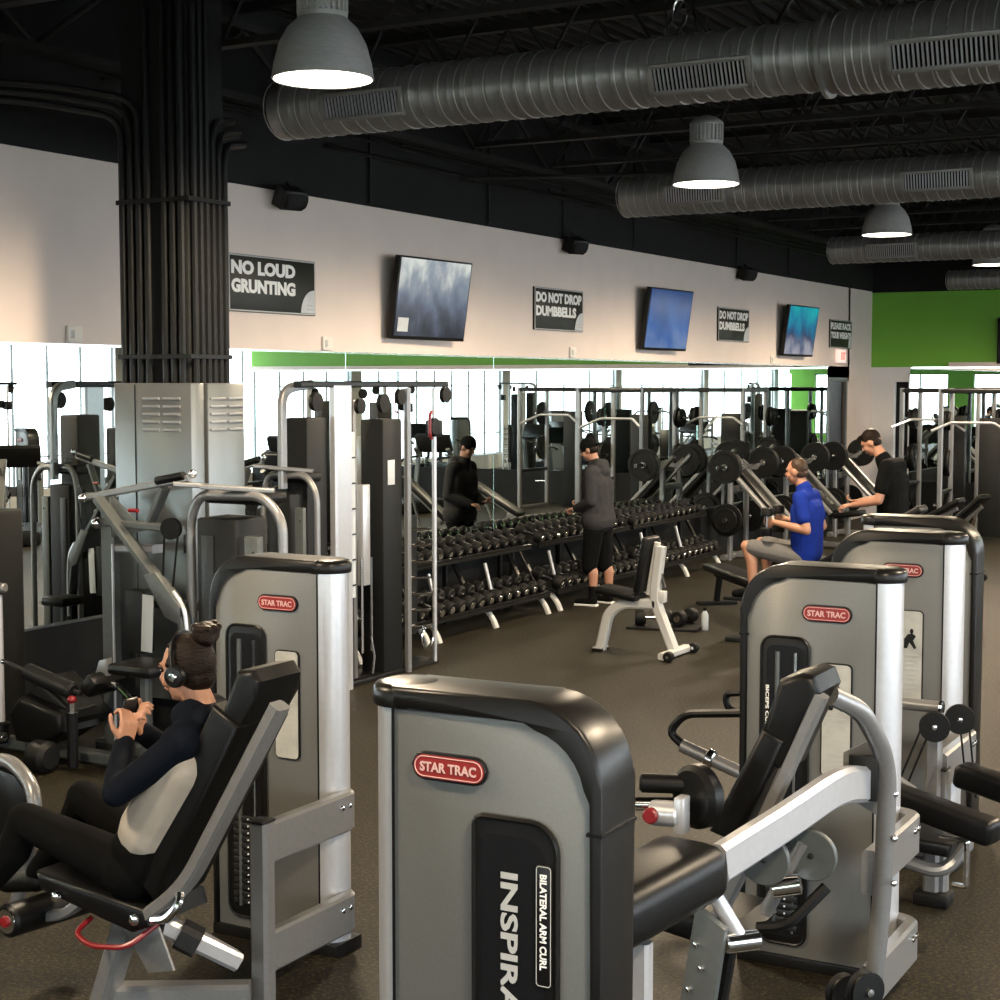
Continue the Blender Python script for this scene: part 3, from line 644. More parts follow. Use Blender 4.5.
for a, b, c in ((-1.78, 4.95, .83), (-1.67, 5.10, .82)):
    cm = W('cam_disc', M().cyl((a, b - .012, c), (a, b + .012, c), .085, bev=.003, n=32), greyp, mid)
    W('cam_bolt', M().lathe([(.011, 0), (.009, .006), (.003, .008)], (a, b - .013, c), (0, -1, 0), 8), steel, mid)
W('strut', M().cyl((-1.93, 4.72, .86), (-1.80, 4.80, .60), .026), bright, mid)
W('strut_joint', M().cyl((-1.84, 4.75, .60), (-1.76, 4.84, .60), .034, bev=.005), chrome, mid)
W('strut_rear', M().cyl((-1.83, 5.1, .60), (-1.70, 5.1, .86), .024), silver, mid)
W('cable_cam', M().lathe([(.02, -.05), (.035, -.045), (.035, .045), (.02, .05)], (-1.74, 5.05, .72), (.9, .3, .2), 18), chrome, mid)
W('link_tube', M().tube(bend([(-1.82, 5.0, .58), (-1.72, 5.0, .60), (-1.62, 5.1, .72)], .08), .02, 8), vinyl, mid)
W('arm_plate', M().prism([(-2.02, .12), (-1.90, .10), (-1.82, .66), (-1.92, .72)], (0, 4.72, 0), (1, 0, 0), (0, 0, 1), (0, .035, 0), .004), greyp, mid)
for q in range(5): W('plate_bolt', M().lathe([(.012, 0), (.010, .008), (.003, .011)], (-1.915 + (q % 2) * .03 - q * .012, 4.70, .60 - q * .075), (0, -1, 0), 10), chrome, mid)
W('plate_lever', M().bar([(-1.84, 4.80, .60), (-1.92, 4.80, .10)], .05, .05, (0, 1, 0)), vinyl, mid)
W('floor_beam', M().bar([(-2.0, 4.3, .05), (-1.62, 5.62, .05)], .09, .08), silver, mid)
for a in (-1.71, -1.60): 
    W('pulley', M().lathe([(.03, -.022), (.07, -.02), (.058, -.008), (.058, .008), (.07, .02), (.03, .022)], (a, 5.5 - (a + 1.6), .24 + (a + 1.6) * .6), (.8, -.55, 0), 26), rubber, mid)
    W('pulley_cap', M().lathe([(.016, .02), (.014, .032), (.004, .034)], (a, 5.5 - (a + 1.6), .24 + (a + 1.6) * .6), (.8, -.55, 0), 12), chrome, mid)
for o in mid.children:
    if o.name.split('.')[0] in ('back_pad', 'head_pad', 'back_bar'): o.location.x -= .045
    if o.name.split('.')[0] in ('back_post', 'post_bolt', 'post_plate'): o.location.x -= .02
    if o.name.split('.')[0] == 'arm_pad' or o.name.startswith('arm_pad_piping'): o.location.x += .045; o.location.z += .055
# ---- third machine
third = thing('pulley_arm_machine', 'weight machine behind the middle one, with a round black pulley and two long black pads', 'gym machine', (-1.935, 7.95, 0))
tower(third, True, 'stack', ())
side_frame(third, .13, .62, -.60)
W('pulley_post', M().bar([(-1.83, 7.32, 0), (-1.83, 7.32, .80)], .06, .07, (1, 0, 0)), silver, third)
W('cross_tube', M().cyl((-2.16, 7.32, .915), (-1.80, 7.30, .915), .028), silver, third)
W('tube_end', M().lathe([(.034, 0), (.030, .012), (.01, .016)], (-1.80, 7.30, .915), (1, -.05, 0), 14), chrome, third)
for (yy, xx) in ((7.20, -1.80), (7.42, -1.74)):
    pu = W('pulley', M().lathe([(.02, -.016), (.068, -.015), (.058, 0), (.068, .015), (.02, .016)], (xx, yy, .845), (.25, -1, 0), 30), rubber, third)
    W('pulley_cap', M().lathe([(.014, .015), (.012, .024), (.003, .026)], (xx, yy, .845), (.25, -1, 0), 10), chrome, third)
for a, b2, c, d2 in (((-1.86, 7.2, .83), (-1.985, 7.2, .50), 0, 0), ((-1.83, 7.2, .80), (-1.955, 7.2, .47), 0, 0), ((-1.74, 7.42, .83), (-1.70, 7.42, .50), 0, 0), ((-1.70, 7.42, .84), (-1.66, 7.42, .49), 0, 0)): W('cable', M().tube([a, b2], .005, 6), rubber, third)
for q, (c, ln) in enumerate((((-1.70, 6.86, .55), .56), ((-1.55, 7.25, .60), .34))):
    W('arm_pad', M().box(c, (ln, .13, .11), Matrix.Rotation(math.radians(-14), 3, 'Z') @ Matrix.Rotation(math.radians(9), 3, 'Y'), bev=.03, seg=4), vinyl, third)
W('pad_arm', M().bar([(-2.05, 7.1, .66), (-1.84, 7.0, .58)], .05, .06), silver, third)
W('seat_pad', pad([(-2.02, .42), (-2.02, .36), (-1.66, .34), (-1.64, .40)], 6.9, 7.2, .02), vinyl, third)
W('foot_tube', M().tube(bend([(-1.90, 7.0, .28), (-1.70, 7.0, .24), (-1.62, 7.1, .36)], .1), .03, 10), silver, third)
W('step_handle', M().tube(bend([(-1.72, 7.0, .40), (-1.60, 7.0, .40), (-1.60, 7.0, .20), (-1.66, 7.0, .20)], .01), .013, 8), chrome, third)
W('foot_base', M().box((-1.82, 7.32, .03), (.16, .14, .06), bev=.012), rubber, third)
W('handle_grip', M().tube(bend([(-2.72, 7.28, .80), (-3.05, 7.3, .76), (-3.13, 7.3, .66), (-3.05, 7.3, .60)], .1), .021, 10), vinyl, third)
W('handle_arm', M().cyl((-3.06, 7.3, .60), (-2.5, 7.3, .42), .033), silver, third)
W('handle_collar', M().cyl((-2.93, 7.3, .56), (-2.89, 7.3, .546), .045, bev=.006), chrome, third)
W('hook_grip', M().tube(bend([(-2.70, 7.3, .80), (-2.82, 7.3, .80), (-2.84, 7.3, .88), (-2.70, 7.3, .90)], .04), .017, 8), vinyl, third)
W('handle_beam', M().bar([(-2.55, 7.3, .44), (-1.83, 7.32, .30)], .05, .07, (0, 1, 0)), silver, third)
# ---- fourth tower, turned the other way, right behind
fourth = thing('cable_machine_tower', 'grey tower with a wide black band, standing right behind the pulley machine', 'gym machine', (-2.545, 8.85, 0))
tower(fourth, False, 'name', ('INSPIRATION', 'LEG PRESS'))
# ------------------------------------------------------------------ machines along the mirror wall
def plate(loc, ax, r, w, label, group, proto={}):
    if 'p' not in proto:
        t = thing('weight_plate', label, 'weight plate', loc, 0, group)
        build('plate_disc', M().lathe([(.03, -.5), (.05, -.5), (.055, -.3), (.155, -.3), (.16, -.5), (.195, -.5), (.2, -.4), (.2, .4), (.195, .5), (.16, .5), (.155, .3), (.055, .3), (.05, .5), (.03, .5)], n=32), rubber, t)
        build('hub_ring', M().lathe([(.026, -.52), (.036, -.52), (.036, .52), (.026, .52)], n=20, cap=False), chrome, t)
        proto['p'] = t; o = t
    else: o = dup(proto['p'], loc, 0, label, group)
    o.location = loc; o.rotation_euler = V((0, 0, 1)).rotation_difference(V(ax)).to_euler(); o.scale = (r / .2, r / .2, w)
    o['label'] = label; o['group'] = group
    return o
# arm machine in front of the column
t = thing('pullover_machine', 'grey weight machine with crossing arms standing before the steel electrical cabinets', 'gym machine', (-7.3, 8.6, 0)); D = t
Y = 8.6
W('upright', M().bar(xz([(-7.97, 0), (-7.97, 1.58)], Y), .12, .09, (0, 1, 0)), greyp, t)
W('upright_edge', M().bar(xz([(-7.905, .02), (-7.905, 1.25)], Y - .05), .012, .02, (0, 1, 0)), bright, t)
W('top_bar', M().bar(xz([(-8.17, 1.57), (-7.60, 1.67), (-7.24, 1.73)], Y), .05, .05, (0, 1, 0)), silver, t)
W('grip_sleeve', M().cyl((-7.52, Y - .02, 1.705), (-7.27, Y - .02, 1.75), .03, bev=.006), vinyl, t)
W('end_knob', M().ell((-7.20, Y - .02, 1.765), (.03, .03, .03)), chrome, t)
W('end_knob', M().ell((-8.17, Y - .05, 1.565), (.035, .035, .035)), chrome, t)
W('pivot_knob', M().ell((-8.03, Y - .07, 1.395), (.04, .04, .04)), chrome, t)
W('cross_arm', M().bar(bend(xz([(-8.0, 1.57), (-7.52, 1.08), (-7.26, .86), (-7.20, .55)], Y - .08), .18), .05, .10, (0, 1, 0)), greyp, t)
W('arm_pad', M().prism([(-7.55, 1.06), (-7.44, 1.09), (-7.22, .86), (-7.24, .74), (-7.36, .78)], (0, Y - .12, 0), (1, 0, 0), (0, 0, 1), (0, .05, 0), .012), greyp, t)
W('arm_edge', M().tube(bend(xz([(-7.30, .96), (-7.20, .85), (-7.175, .60), (-7.18, .3)], Y - .12), .15), .016, 8), bright, t)
W('brace', M().bar(xz([(-7.46, 1.66), (-7.62, 1.38)], Y), .04, .09, (0, 1, 0)), greyp, t)
W('brace_plate', M().prism([(-8.0, 1.58), (-7.9, 1.58), (-7.62, 1.36), (-7.9, 1.3), (-8.0, 1.3)], (0, Y - .03, 0), (1, 0, 0), (0, 0, 1), (0, .02, 0), .003), greyp, t)
W('swing_arm', M().bar(xz([(-7.97, 1.40), (-7.40, 1.385)], Y - .02), .05, .09, (0, 1, 0)), greyp, t)
W('cross_rail', M().bar(xz([(-7.9, 1.22), (-7.55, 1.23)], Y + .02), .06, .12, (0, 1, 0)), silver, t)
W('cross_rail', M().bar(xz([(-7.9, .84), (-6.9, .84)], Y + .10), .06, .09, (0, 1, 0)), greyp, t)
W('pulley', M().lathe([(.02, -.02), (.075, -.018), (.062, 0), (.075, .018), (.02, .02)], (-7.36, Y - .06, 1.385), (.2, -1, 0), 26), rubber, t)
W('handle_ball', M().tube(xz([(-7.70, 1.50), (-7.62, 1.50)], Y - .1), .014, 8), red, t)
W('cable', M().tube([(-7.42, Y - .06, 1.36), (-7.46, Y - .04, 1.0)], .008, 6), rubber, t)
W('cable', M().tube([(-7.30, Y - .06, 1.36), (-7.37, Y - .04, .98)], .008, 6), rubber, t)
W('stack_shroud', M().box((-6.98, Y + .12, .74), (.34, .34, 1.46), bev=.02), shroud, t)
W('shroud_window', M().box((-7.05, Y - .055, .8), (.10, .01, 1.1), bev=.003), steel, t)
W('side_plate', M().box((-6.70, Y + .0, .72), (.12, .06, 1.28), bev=.01), greyp, t)
W('plate_bolt', M().lathe([(.012, 0), (.01, .006)], (-6.68, Y - .03, 1.25), (0, -1, 0), 10), steel, t)
W('arch_tube', M().tube(bend([(-7.24, Y + .02, 0), (-7.24, Y, 1.45), (-7.16, Y, 1.62), (-6.62, Y, 1.63), (-6.46, Y, 1.48), (-6.45, Y, 0)], .12), .034, 12), silver, t)
for a, b, zz in ((-7.26, -6.98, 1.70), (-7.02, -6.60, 1.69)): W('rail_plate', M().bar([(a, Y - .15, zz), (b, Y + .1, zz - .03)], .09, .03), silver, t)
W('top_pad', M().box((-6.92, Y + .2, 1.60), (.5, .3, .08), bev=.03), vinyl, t)
W('instruction_card', M().box((-7.56, Y - .09, .72), (.10, .006, .40), Matrix.Rotation(math.radians(3), 3, 'Y'), bev=.002), whitecard, t)
W('card_box', M().box((-7.69, Y - .02, .72), (.17, .12, .44), bev=.01), shroud, t)
W('base_beam', M().bar(xz([(-8.1, .05), (-6.4, .05)], Y), .09, .09, (0, 0, 1)), greyp, t)
W('base_beam', M().bar([(-7.3, Y - .5, .05), (-7.3, Y + .3, .05)], .09, .09), greyp, t)
W('seat_pad', M().box((-7.35, Y - .35, .47), (.38, .36, .08), bev=.03), vinyl, t); W('seat_post', M().bar([(-7.35, Y - .35, .08), (-7.35, Y - .35, .44)], .07, .07, (1, 0, 0)), greyp, t)
for o in D.children:                                     # built 10 per cent smaller and on a taller frame, in front of the column
    for v in o.data.vertices:
        wv = v.co + D.location
        z = wv.z * .901 + .2356 if wv.z > .12 else wv.z
        v.co = V((wv.x * .901, 7.75 + (wv.y - 8.6) * .901, z)) - V((-6.58, 7.75, 0))
D.location = (-6.58, 7.75, 0)
dup(D, (-7.5, 9.7, 0), 0, 'grey weight machine with crossing arms behind the black column, mostly seen in the mirror').scale = (.7, .8, 1)
# seated leg curl at the left edge
t = thing('leg_curl_machine', 'dark weight machine at the picture edge with a roller pad and red topped lever', 'gym machine', (-7.85, 7.5, 0)); Y = 7.5
W('stack_shroud', M().box((-8.10, Y + .02, .78), (.38, .42, 1.56), bev=.03), shroud, t)
W('shroud_seam', M().box((-8.10, Y - .192, 1.16), (.37, .006, .008)), pitb, t)
W('guide_rod', M().cyl((-7.86, Y - .05, .18), (-7.86, Y - .05, 1.02), .022), bright, t)
W('rod_cap', M().cyl((-7.92, Y - .05, 1.07), (-7.80, Y - .05, 1.07), .032, bev=.01), silver, t)
W('rod_clamp', M().cyl((-7.86, Y - .05, .06), (-7.86, Y - .05, .20), .05, bev=.01), vinyl, t)
W('clamp_bolt', M().cyl((-7.84, Y - .12, .12), (-7.76, Y - .12, .12), .03, bev=.006), chrome, t)
W('base_beam', M().bar(xz([(-8.0, .06), (-6.9, .04)], Y), .09, .08, (0, 0, 1)), greyp, t)
W('seat_pad', pad([(-7.66, .30), (-7.55, .42), (-7.20, .34), (-7.18, .22), (-7.35, .12), (-7.60, .12)], Y - .2, Y + .15, .04), vinyl, t)
W('back_pad', pad([(-7.60, .40), (-7.50, .52), (-7.15, .30), (-7.22, .22)], Y - .1, Y + .25, .03), shroud, t)
W('roller_pad', M().cyl((-7.58, Y - .1, .56), (-7.16, Y - .12, .47), .055, bev=.015, n=26), shroud, t)
W('roller_bar', M().cyl((-7.78, Y - .09, .60), (-7.10, Y - .12, .46), .016), steel, t)
W('bar_tip', M().ell((-7.79, Y - .09, .602), (.02, .02, .02)), chrome, t)
W('thigh_pad', M().box((-7.03, Y, .52), (.14, .3, .11), Matrix.Rotation(math.radians(-50), 3, 'Y'), bev=.04), vinyl, t)
W('pad_wing', M().prism([(-7.10, .50), (-7.04, .66), (-6.97, .68), (-6.98, .54)], (0, Y, 0), (1, 0, 0), (0, 0, 1), (0, .05, 0), .008), silver, t)
W('lever_post', M().cyl((-7.10, Y - .2, .02), (-7.10, Y - .2, .36), .034), vinyl, t)
W('lever_sleeve', M().cyl((-7.10, Y - .2, .36), (-7.10, Y - .2, .42), .022), chrome, t)
W('lever_knob', M().ell((-7.10, Y - .2, .44), (.03, .03, .025)), red, t)
W('chrome_crank', M().tube(bend(xz([(-7.05, .50), (-6.92, .52), (-6.80, .43)], Y), .06), .02, 10), chrome, t)
W('foot_roller', M().cyl((-7.30, Y - .34, .10), (-7.14, Y - .34, .10), .10, bev=.03, n=28), rubber, t)
# the rounded grey frame edge at the very left
t = thing('machine_side_frame', 'rounded grey tube frame with a dark pad, cut off by the left picture edge', 'gym machine', (-5.6, 5.2, 0))
W('frame_tube', M().tube(bend([(-5.72, 5.3, 0), (-5.72, 5.3, .60), (-5.45, 5.2, .70), (-5.17, 5.1, .60), (-5.24, 5.1, .30), (-5.34, 5.1, 0)], .14), .032, 12), silver, t)
W('frame_pad', M().prism([(-.22, .2), (.16, .25), (.22, .58), (.1, .64), (-.2, .64)], (-5.45, 5.2, 0), (.95, -.3, 0), (0, 0, 1), (.02, .06, 0), .02), vinyl, t)
# cable station
t = thing('cable_station', 'tall cable station with two black shrouds and a bright silver post', 'gym machine', (-7.3, 10.7, 0)); CS = t
X = -7.15
W('shroud_near', M().box((X - .10, 9.96, 1.06), (.20, .26, 2.12), bev=.015), shroud, t)
W('shroud_panel', M().box((X - .10, 9.826, .92), (.12, .012, 1.3), bev=.004), steel, t)
W('shroud_far', M().box((X - .11, 11.0, 1.05), (.22, .28, 2.08), bev=.015), shroud, t)
W('data_label', M().box((X + .004, 10.97, 1.66), (.006, .10, .20), bev=.002), whitecard, t)
W('wide_post', M().bar([(X + .02, 10.24, 0), (X + .02, 10.24, 2.36)], .22, .07, (1, 0, 0)), bright, t)
m = M(); 
W('placard_strip', M().box((X - .02, 10.42, 1.35), (.02, .11, 1.3)), whitecard, t)
for k in range(6): W('placard_line', M().box((X - .006, 10.42, .80 + k * .2), (.006, .105, .012)), shroud, t)
W('inner_post', M().box((X - .05, 10.50, 1.15), (.05, .05, 2.2), bev=.008), silver, t)
W('weight_slab', M().box((X - .03, 10.62, 1.18), (.06, .10, .80), bev=.006), bright, t)
W('guide_chain', M().cyl((X + .0, 10.55, .25), (X + .0, 10.55, 1.0), .012, n=8), chrome, t); W('guide_chain', M().cyl((X + .0, 10.68, .25), (X + .0, 10.68, 1.0), .012, n=8), chrome, t)
W('thin_post', M().bar([(X + .02, 11.19, 0), (X + .02, 11.19, 2.34)], .05, .05, (1, 0, 0)), silver, t)
W('thin_post', M().cyl((X + .0, 11.64, .02), (X + .0, 11.64, 2.34), .02), bright, t)
W('top_bar', M().bar([(X, 9.72, 2.37), (X, 11.82, 2.37)], .07, .05), trimb, t)
W('corner_tube', M().bar(bend([(X - .1, 9.66, 1.6), (X - .1, 9.66, 2.34), (X - .04, 9.95, 2.37)], .16), .07, .05, (1, 0, 0)), silver, t)
for yy, zz, r in ((9.88, 2.24, .07), (10.46, 2.20, .06), (10.79, 2.22, .075), (11.04, 2.27, .065), (11.74, 2.28, .07), (11.56, 2.02, .07)): W('pulley', M().lathe([(.02, -.02), (r, -.018), (r * .8, 0), (r, .018), (.02, .02)], (X + .05, yy, zz), (1, 0, .0), 22), rubber, t)
W('carriage', M().box((X + .0, 11.64, 2.0), (.10, .12, .14), bev=.01), vinyl, t)
W('carriage_handle', M().tube(bend([(X + .06, 11.50, 1.92), (X + .08, 11.44, 1.94), (X + .08, 11.44, 2.12), (X + .06, 11.50, 2.14)], .03), .014, 8), red, t)
W('base_plate', M().box((X - .14, 10.7, .02), (.30, 2.0, .04), bev=.008), trimb, t)
m = W('hook_board', M().box((X - .06, 11.36, .78), (.02, .16, 1.0)), shroud, t)
for k in range(7): W('accessory_hook', M().cyl((X - .05, 11.30 + .0, .36 + k * .135), (X + .10, 11.42, .36 + k * .135), .012, n=8), chrome, t)
W('chain', M().tube([(X + .1, 10.52, .40), (X + .12, 10.54, .24), (X + .11, 10.53, .1)], .010, 6), chrome, t)
W('ring_handle', M().tube([(X + .06 + .0 * a, 11.42 + .09 * math.cos(a), .26 + .09 * math.sin(a)) for a in [k * PI / 7 for k in range(14)]], .012, 6, closed=True), chrome, t)
# ------------------------------------------------------------------ dumbbell racks
def rack(y0, lb):
    t = thing('dumbbell_rack', lb, 'rack', (-8.0, y0 + 1.1, 0), 0, None)
    for xx, zz in ((-7.83, .24), (-8.05, .72)):
        R = Matrix.Rotation(math.radians(18), 3, 'Y')
        W('tray', M().box((xx, y0 + 1.14, zz), (.34, 2.26, .02), R), shroud, t)
        W('tray_lip', M().box((xx + .15, y0 + 1.14, zz - .03), (.02, 2.26, .05), R), trimb, t)
    for yy in (.06, 1.12, 2.22):
        W('rack_leg', M().bar(bend([(-7.96, y0 + yy, .26), (-7.80, y0 + yy, .20), (-7.70, y0 + yy, .09), (-7.66, y0 + yy, 0.0)], .12, 6), .04, .06, (0, 1, 0)), whitep, t)
        W('rack_side', M().bar([(-8.28, y0 + yy, .84), (-7.94, y0 + yy, .24)], .035, .06, (0, 1, 0)), trimb, t)
        W('rear_leg', M().bar([(-8.24, y0 + yy, .84), (-8.24, y0 + yy, 0)], .045, .06, (1, 0, 0)), trimb, t)
    for yy in (.30, 1.36): W('tray_bracket', M().bar([(-7.86, y0 + yy, .34), (-7.93, y0 + yy, .60)], .03, .03), bright, t)
names = ['nearest the camera', 'second from the camera', 'third from the camera', 'farthest from the camera']
db = None
for i, y0 in enumerate((10.15, 12.5, 14.93, 17.3)):
    rack(y0, 'two-tier black dumbbell rack with curved silver legs under the mirror, ' + names[i])
    for tier, (xx, zz) in enumerate(((-7.83, .328), (-8.05, .795))):
        for k in range(12):
            s = 1.0 - .018 * k + (.12 if tier == 0 else 0); yy = y0 + .11 + k * .187
            lb = '%s dumbbell from the near end on the %s tier, rack %s' % ('first second third fourth fifth sixth seventh eighth ninth tenth eleventh last'.split()[k], ('lower', 'upper')[tier], names[i]); gp = 'dumbbells on the rack ' + names[i]
            if db is None:
                db = thing('dumbbell', lb, 'dumbbell', (0, 0, 0), 0, gp)
                for sg in (-1, 1):
                    m = M(); m.lathe([(.02, .062), (.058, .066), (.068, .078), (.068, .145), (.06, .158), (.03, .160)], (0, 0, 0), (sg, 0, 0), 20)
                    build('dumbbell_head', m, rubber, db)
                m = M().cyl((-.07, 0, 0), (.07, 0, 0), .016, n=12)
                build('handle', m, chrome, db)
                for sg in (-1, 1): build('end_cap', M().lathe([(.034, 0), (.032, .005), (.01, .007)], (sg * .158, 0, 0), (sg, 0, 0), 14), chrome, db)
                o = db
            else: o = dup(db, (0, 0, 0), 0, lb, gp)
            o.location = (xx, yy, zz); o.rotation_euler = (0, math.radians(18), random.uniform(-.05, .05)); o.scale = (s, s, s)
# ------------------------------------------------------------------ benches
def bench(label, loc, rz, ang=75, seat=.46, padl=.78, roll=True):
    """adjustable bench: local +x is towards the wheels, back pad rises that way"""
    t = thing('adjustable_bench', label, 'bench', loc, rz)
    a = math.radians(ang); h = seat; fw = .07 if ang > 60 else .24
    build('front_leg', M().bar(bend(xz([(-.42, 0), (-.34, h - .16), (-.20, h - .06), (.12, h - .05)], 0), .14), .09 if ang > 60 else .06, .085, (0, 1, 0)), whitep if ang > 60 else silver, t)
    build('front_foot', M().bar([(-.42, -fw, .02), (-.42, fw, .02)], .09, .04), whitep if ang > 60 else silver, t)
    build('rear_leg', M().bar(bend(xz([(.16 + .0, h + .46), (.10, h), (.30, 0.03)], 0), .12), .09, .085, (0, 1, 0)) if ang > 60 else M().bar(xz([(.12, h - .05), (.45, .03)], 0), .06, .075, (0, 1, 0)), whitep if ang > 60 else silver, t)
    build('rear_foot', M().bar([(.30 if ang > 60 else .45, -.28, .04), (.30 if ang > 60 else .45, .28, .04)], .08, .06), whitep if ang > 60 else silver, t)
    xw = .36 if ang > 60 else .51
    for s in (-1, 1):
        build('wheel', M().cyl((xw, s * .25, .045), (xw, s * .31, .045), .045, bev=.008, n=20), rubber, t)
        build('wheel_hub', M().cyl((xw, s * .24, .045), (xw, s * .32, .045), .014), chrome, t)
        build('rubber_foot', M().box((-.42, s * (fw - .01), .012), (.10, .05, .025), bev=.008), rubber, t)
    build('seat_pad', M().box((-.22, 0, h + .03), (.40, .28, .07), Matrix.Rotation(math.radians(8), 3, 'Y'), bev=.025, seg=3), vinyl, t)
    c = V((.0, 0, h + .05)); d = V((math.cos(a), 0, math.sin(a)))
    build('back_pad', M().box(c + d * (padl / 2 if padl > .6 else padl / 2) - V((.02, 0, 0)), (padl, .28, .07), Matrix.Rotation(-a, 3, 'Y'), bev=.025, seg=3), vinyl, t)
    build('back_rail', M().bar([c + V((.05, 0, -.02)), c + d * padl * .9 + V((.05 if ang > 60 else .0, 0, -.07 if ang < 60 else 0))], .05, .05, (0, 1, 0)), whitep if ang > 60 else silver, t)
    build('back_strut', M().bar([V((.20, 0, h + .10)) if ang > 60 else V((.35, 0, .15)), c + d * padl * .8 + V((.02, 0, -.02))], .03, .03, (0, 1, 0)), chrome, t)
    build('adjust_ladder', M().box((.14, 0, h + .02), (.14, .07, .10), bev=.008), whitep if ang > 60 else silver, t)
    return t
bench('upright adjustable bench with white legs standing alone on the open floor', (-5.80, 12.95, 0), 0, 80, .50, .50)
bench('tall inclined bench under the seated person in the blue shirt', (-4.62, 14.2, 0), 0, 31, .66, 1.12)
t = thing('foot_rest', 'low black foot rest under the seated person in the blue shirt', 'footrest', (-5.25, 14.2, 0))
W('rest_plate', M().box((-5.28, 14.2, .40), (.34, .5, .03), bev=.006), rubber, t); W('rest_post', M().bar([(-5.28, 14.2, 0), (-5.28, 14.2, .39)], .06, .06, (1, 0, 0)), shroud, t); W('rest_base', M().box((-5.28, 14.2, .02), (.3, .5, .04), bev=.006), shroud, t)
bench('inclined bench with a long black pad at right, beyond the third tower', (-4.95, 19.6, 0), math.radians(-12), 42, .40, .9)
bench('low bench with thin silver legs behind the person in black', (-5.6, 20.6, 0), math.radians(-5), 30, .42, .9)
def floor_bench(label, loc, rz, L=1.3):
    t = thing('flat_bench', label, 'bench', loc, rz)
    build('bench_pad', M().box((0, 0, .40), (L, .28, .08), bev=.03, seg=3), vinyl, t)
    build('bench_beam', M().bar([(-L * .45, 0, .33), (L * .45, 0, .33)], .06, .06), shroud, t)
    for s in (-1, 1):
        build('bench_leg', M().bar([(s * L * .38, 0, .33), (s * L * .44, 0, .03)], .06, .06, (0, 1, 0)), shroud, t)
        build('bench_foot', M().box((s * L * .44, 0, .02), (.08, .45, .04), bev=.01), rubber, t)
floor_bench('low flat black bench lying in front of the seated person', (-5.95, 15.7, 0), math.radians(-50), 1.7)
# loose bottle, small white pieces on the floor
t = thing('water_bottle', 'small white water bottle standing on the floor left of the middle tower', 'bottle', (-5.85, 14.5, 0))
W('bottle_body', M().lathe([(.03, 0), (.035, .01), (.035, .15), (.02, .18), (.015, .19)], (-5.85, 14.5, 0), n=16), whitecard, t); W('bottle_cap', M().cyl((-5.85, 14.5, .19), (-5.85, 14.5, .22), .018), trimb, t)
for k, (x, y, lb) in enumerate(((-6.35, 14.4, 'pair-mate dumbbell lying on the floor right of the white bench'), (-6.1, 14.6, 'single dumbbell on the floor beside the water bottle'))):
    o = dup(db, (x, y, .10), .5 + k, lb); o.scale = (1.1, 1.1, 1.1); o['label'] = ('black dumbbell lying on the floor behind the white bench', 'black dumbbell lying on the floor beside the small water bottle')[k]
t = thing('floor_mat', 'flat black mat on the floor under two dumbbells behind the white bench', 'mat', (-6.25, 14.5, 0)); 
W('mat_pad', M().box((-6.25, 14.5, .012), (.7, .5, .024), Matrix.Rotation(.2, 3, 'Z'), bev=.006), rubber, t)
# ------------------------------------------------------------------ loaded benches along the mirror
def olympic(label, loc, rz=0):
    """incline bench press: high end at -x, rails slope down to +x"""
    t = thing('incline_press_bench', label, 'bench', loc, rz)
    for s in (-1, 1):
        build('upright', M().bar(xz([(-.35, 0), (-.35, 1.20)], s * .30), .06, .09, (0, 1, 0)), silver, t)
        build('slope_rail', M().bar(xz([(-.52, 1.38), (.32, .52)], s * .30), .05, .10, (0, 1, 0)), silver, t)
        build('bar_hook', M().prism([(-.40, 1.20), (-.20, 1.20), (-.12, 1.30), (-.2, 1.28), (-.28, 1.24), (-.40, 1.34)], (0, s * .30, 0), (1, 0, 0), (0, 0, 1), (0, .04, 0), .004), silver, t)
        build('plate_peg', M().cyl((-.35, s * .33, .55), (-.35, s * .56, .55), .024), chrome, t)
    build('cross_beam', M().bar([(-.35, -.30, .95), (-.35, .30, .95)], .07, .09), silver, t)
    build('floor_beam', M().bar(xz([(-.45, .05), (.95, .05)], 0), .08, .08), silver, t)
    build('floor_foot', M().bar([(.95, -.3, .04), (.95, .3, .04)], .08, .07), silver, t); build('floor_foot', M().bar([(-.40, -.42, .04), (-.40, .42, .04)], .08, .07), silver, t)
    build('back_pad', M().box((-.02, 0, .86), (.92, .28, .08), Matrix.Rotation(math.radians(47), 3, 'Y'), bev=.025), vinyl, t)
    build('seat_pad', M().box((.50, 0, .50), (.42, .30, .08), Matrix.Rotation(math.radians(-8), 3, 'Y'), bev=.025), vinyl, t)
    build('seat_post', M().bar(xz([(.48, .05), (.48, .48)], 0), .07, .07, (0, 1, 0)), silver, t)
    return t
ol = None; q = 0
ols = [((-7.55, 20.75, 0), 'first incline press bench past the dumbbell racks, by the mirror'), ((-7.45, 22.7, 0), 'second incline press bench past the dumbbell racks, by the mirror'), ((-7.35, 24.7, 0), 'third incline press bench, nearest the dark far door')]
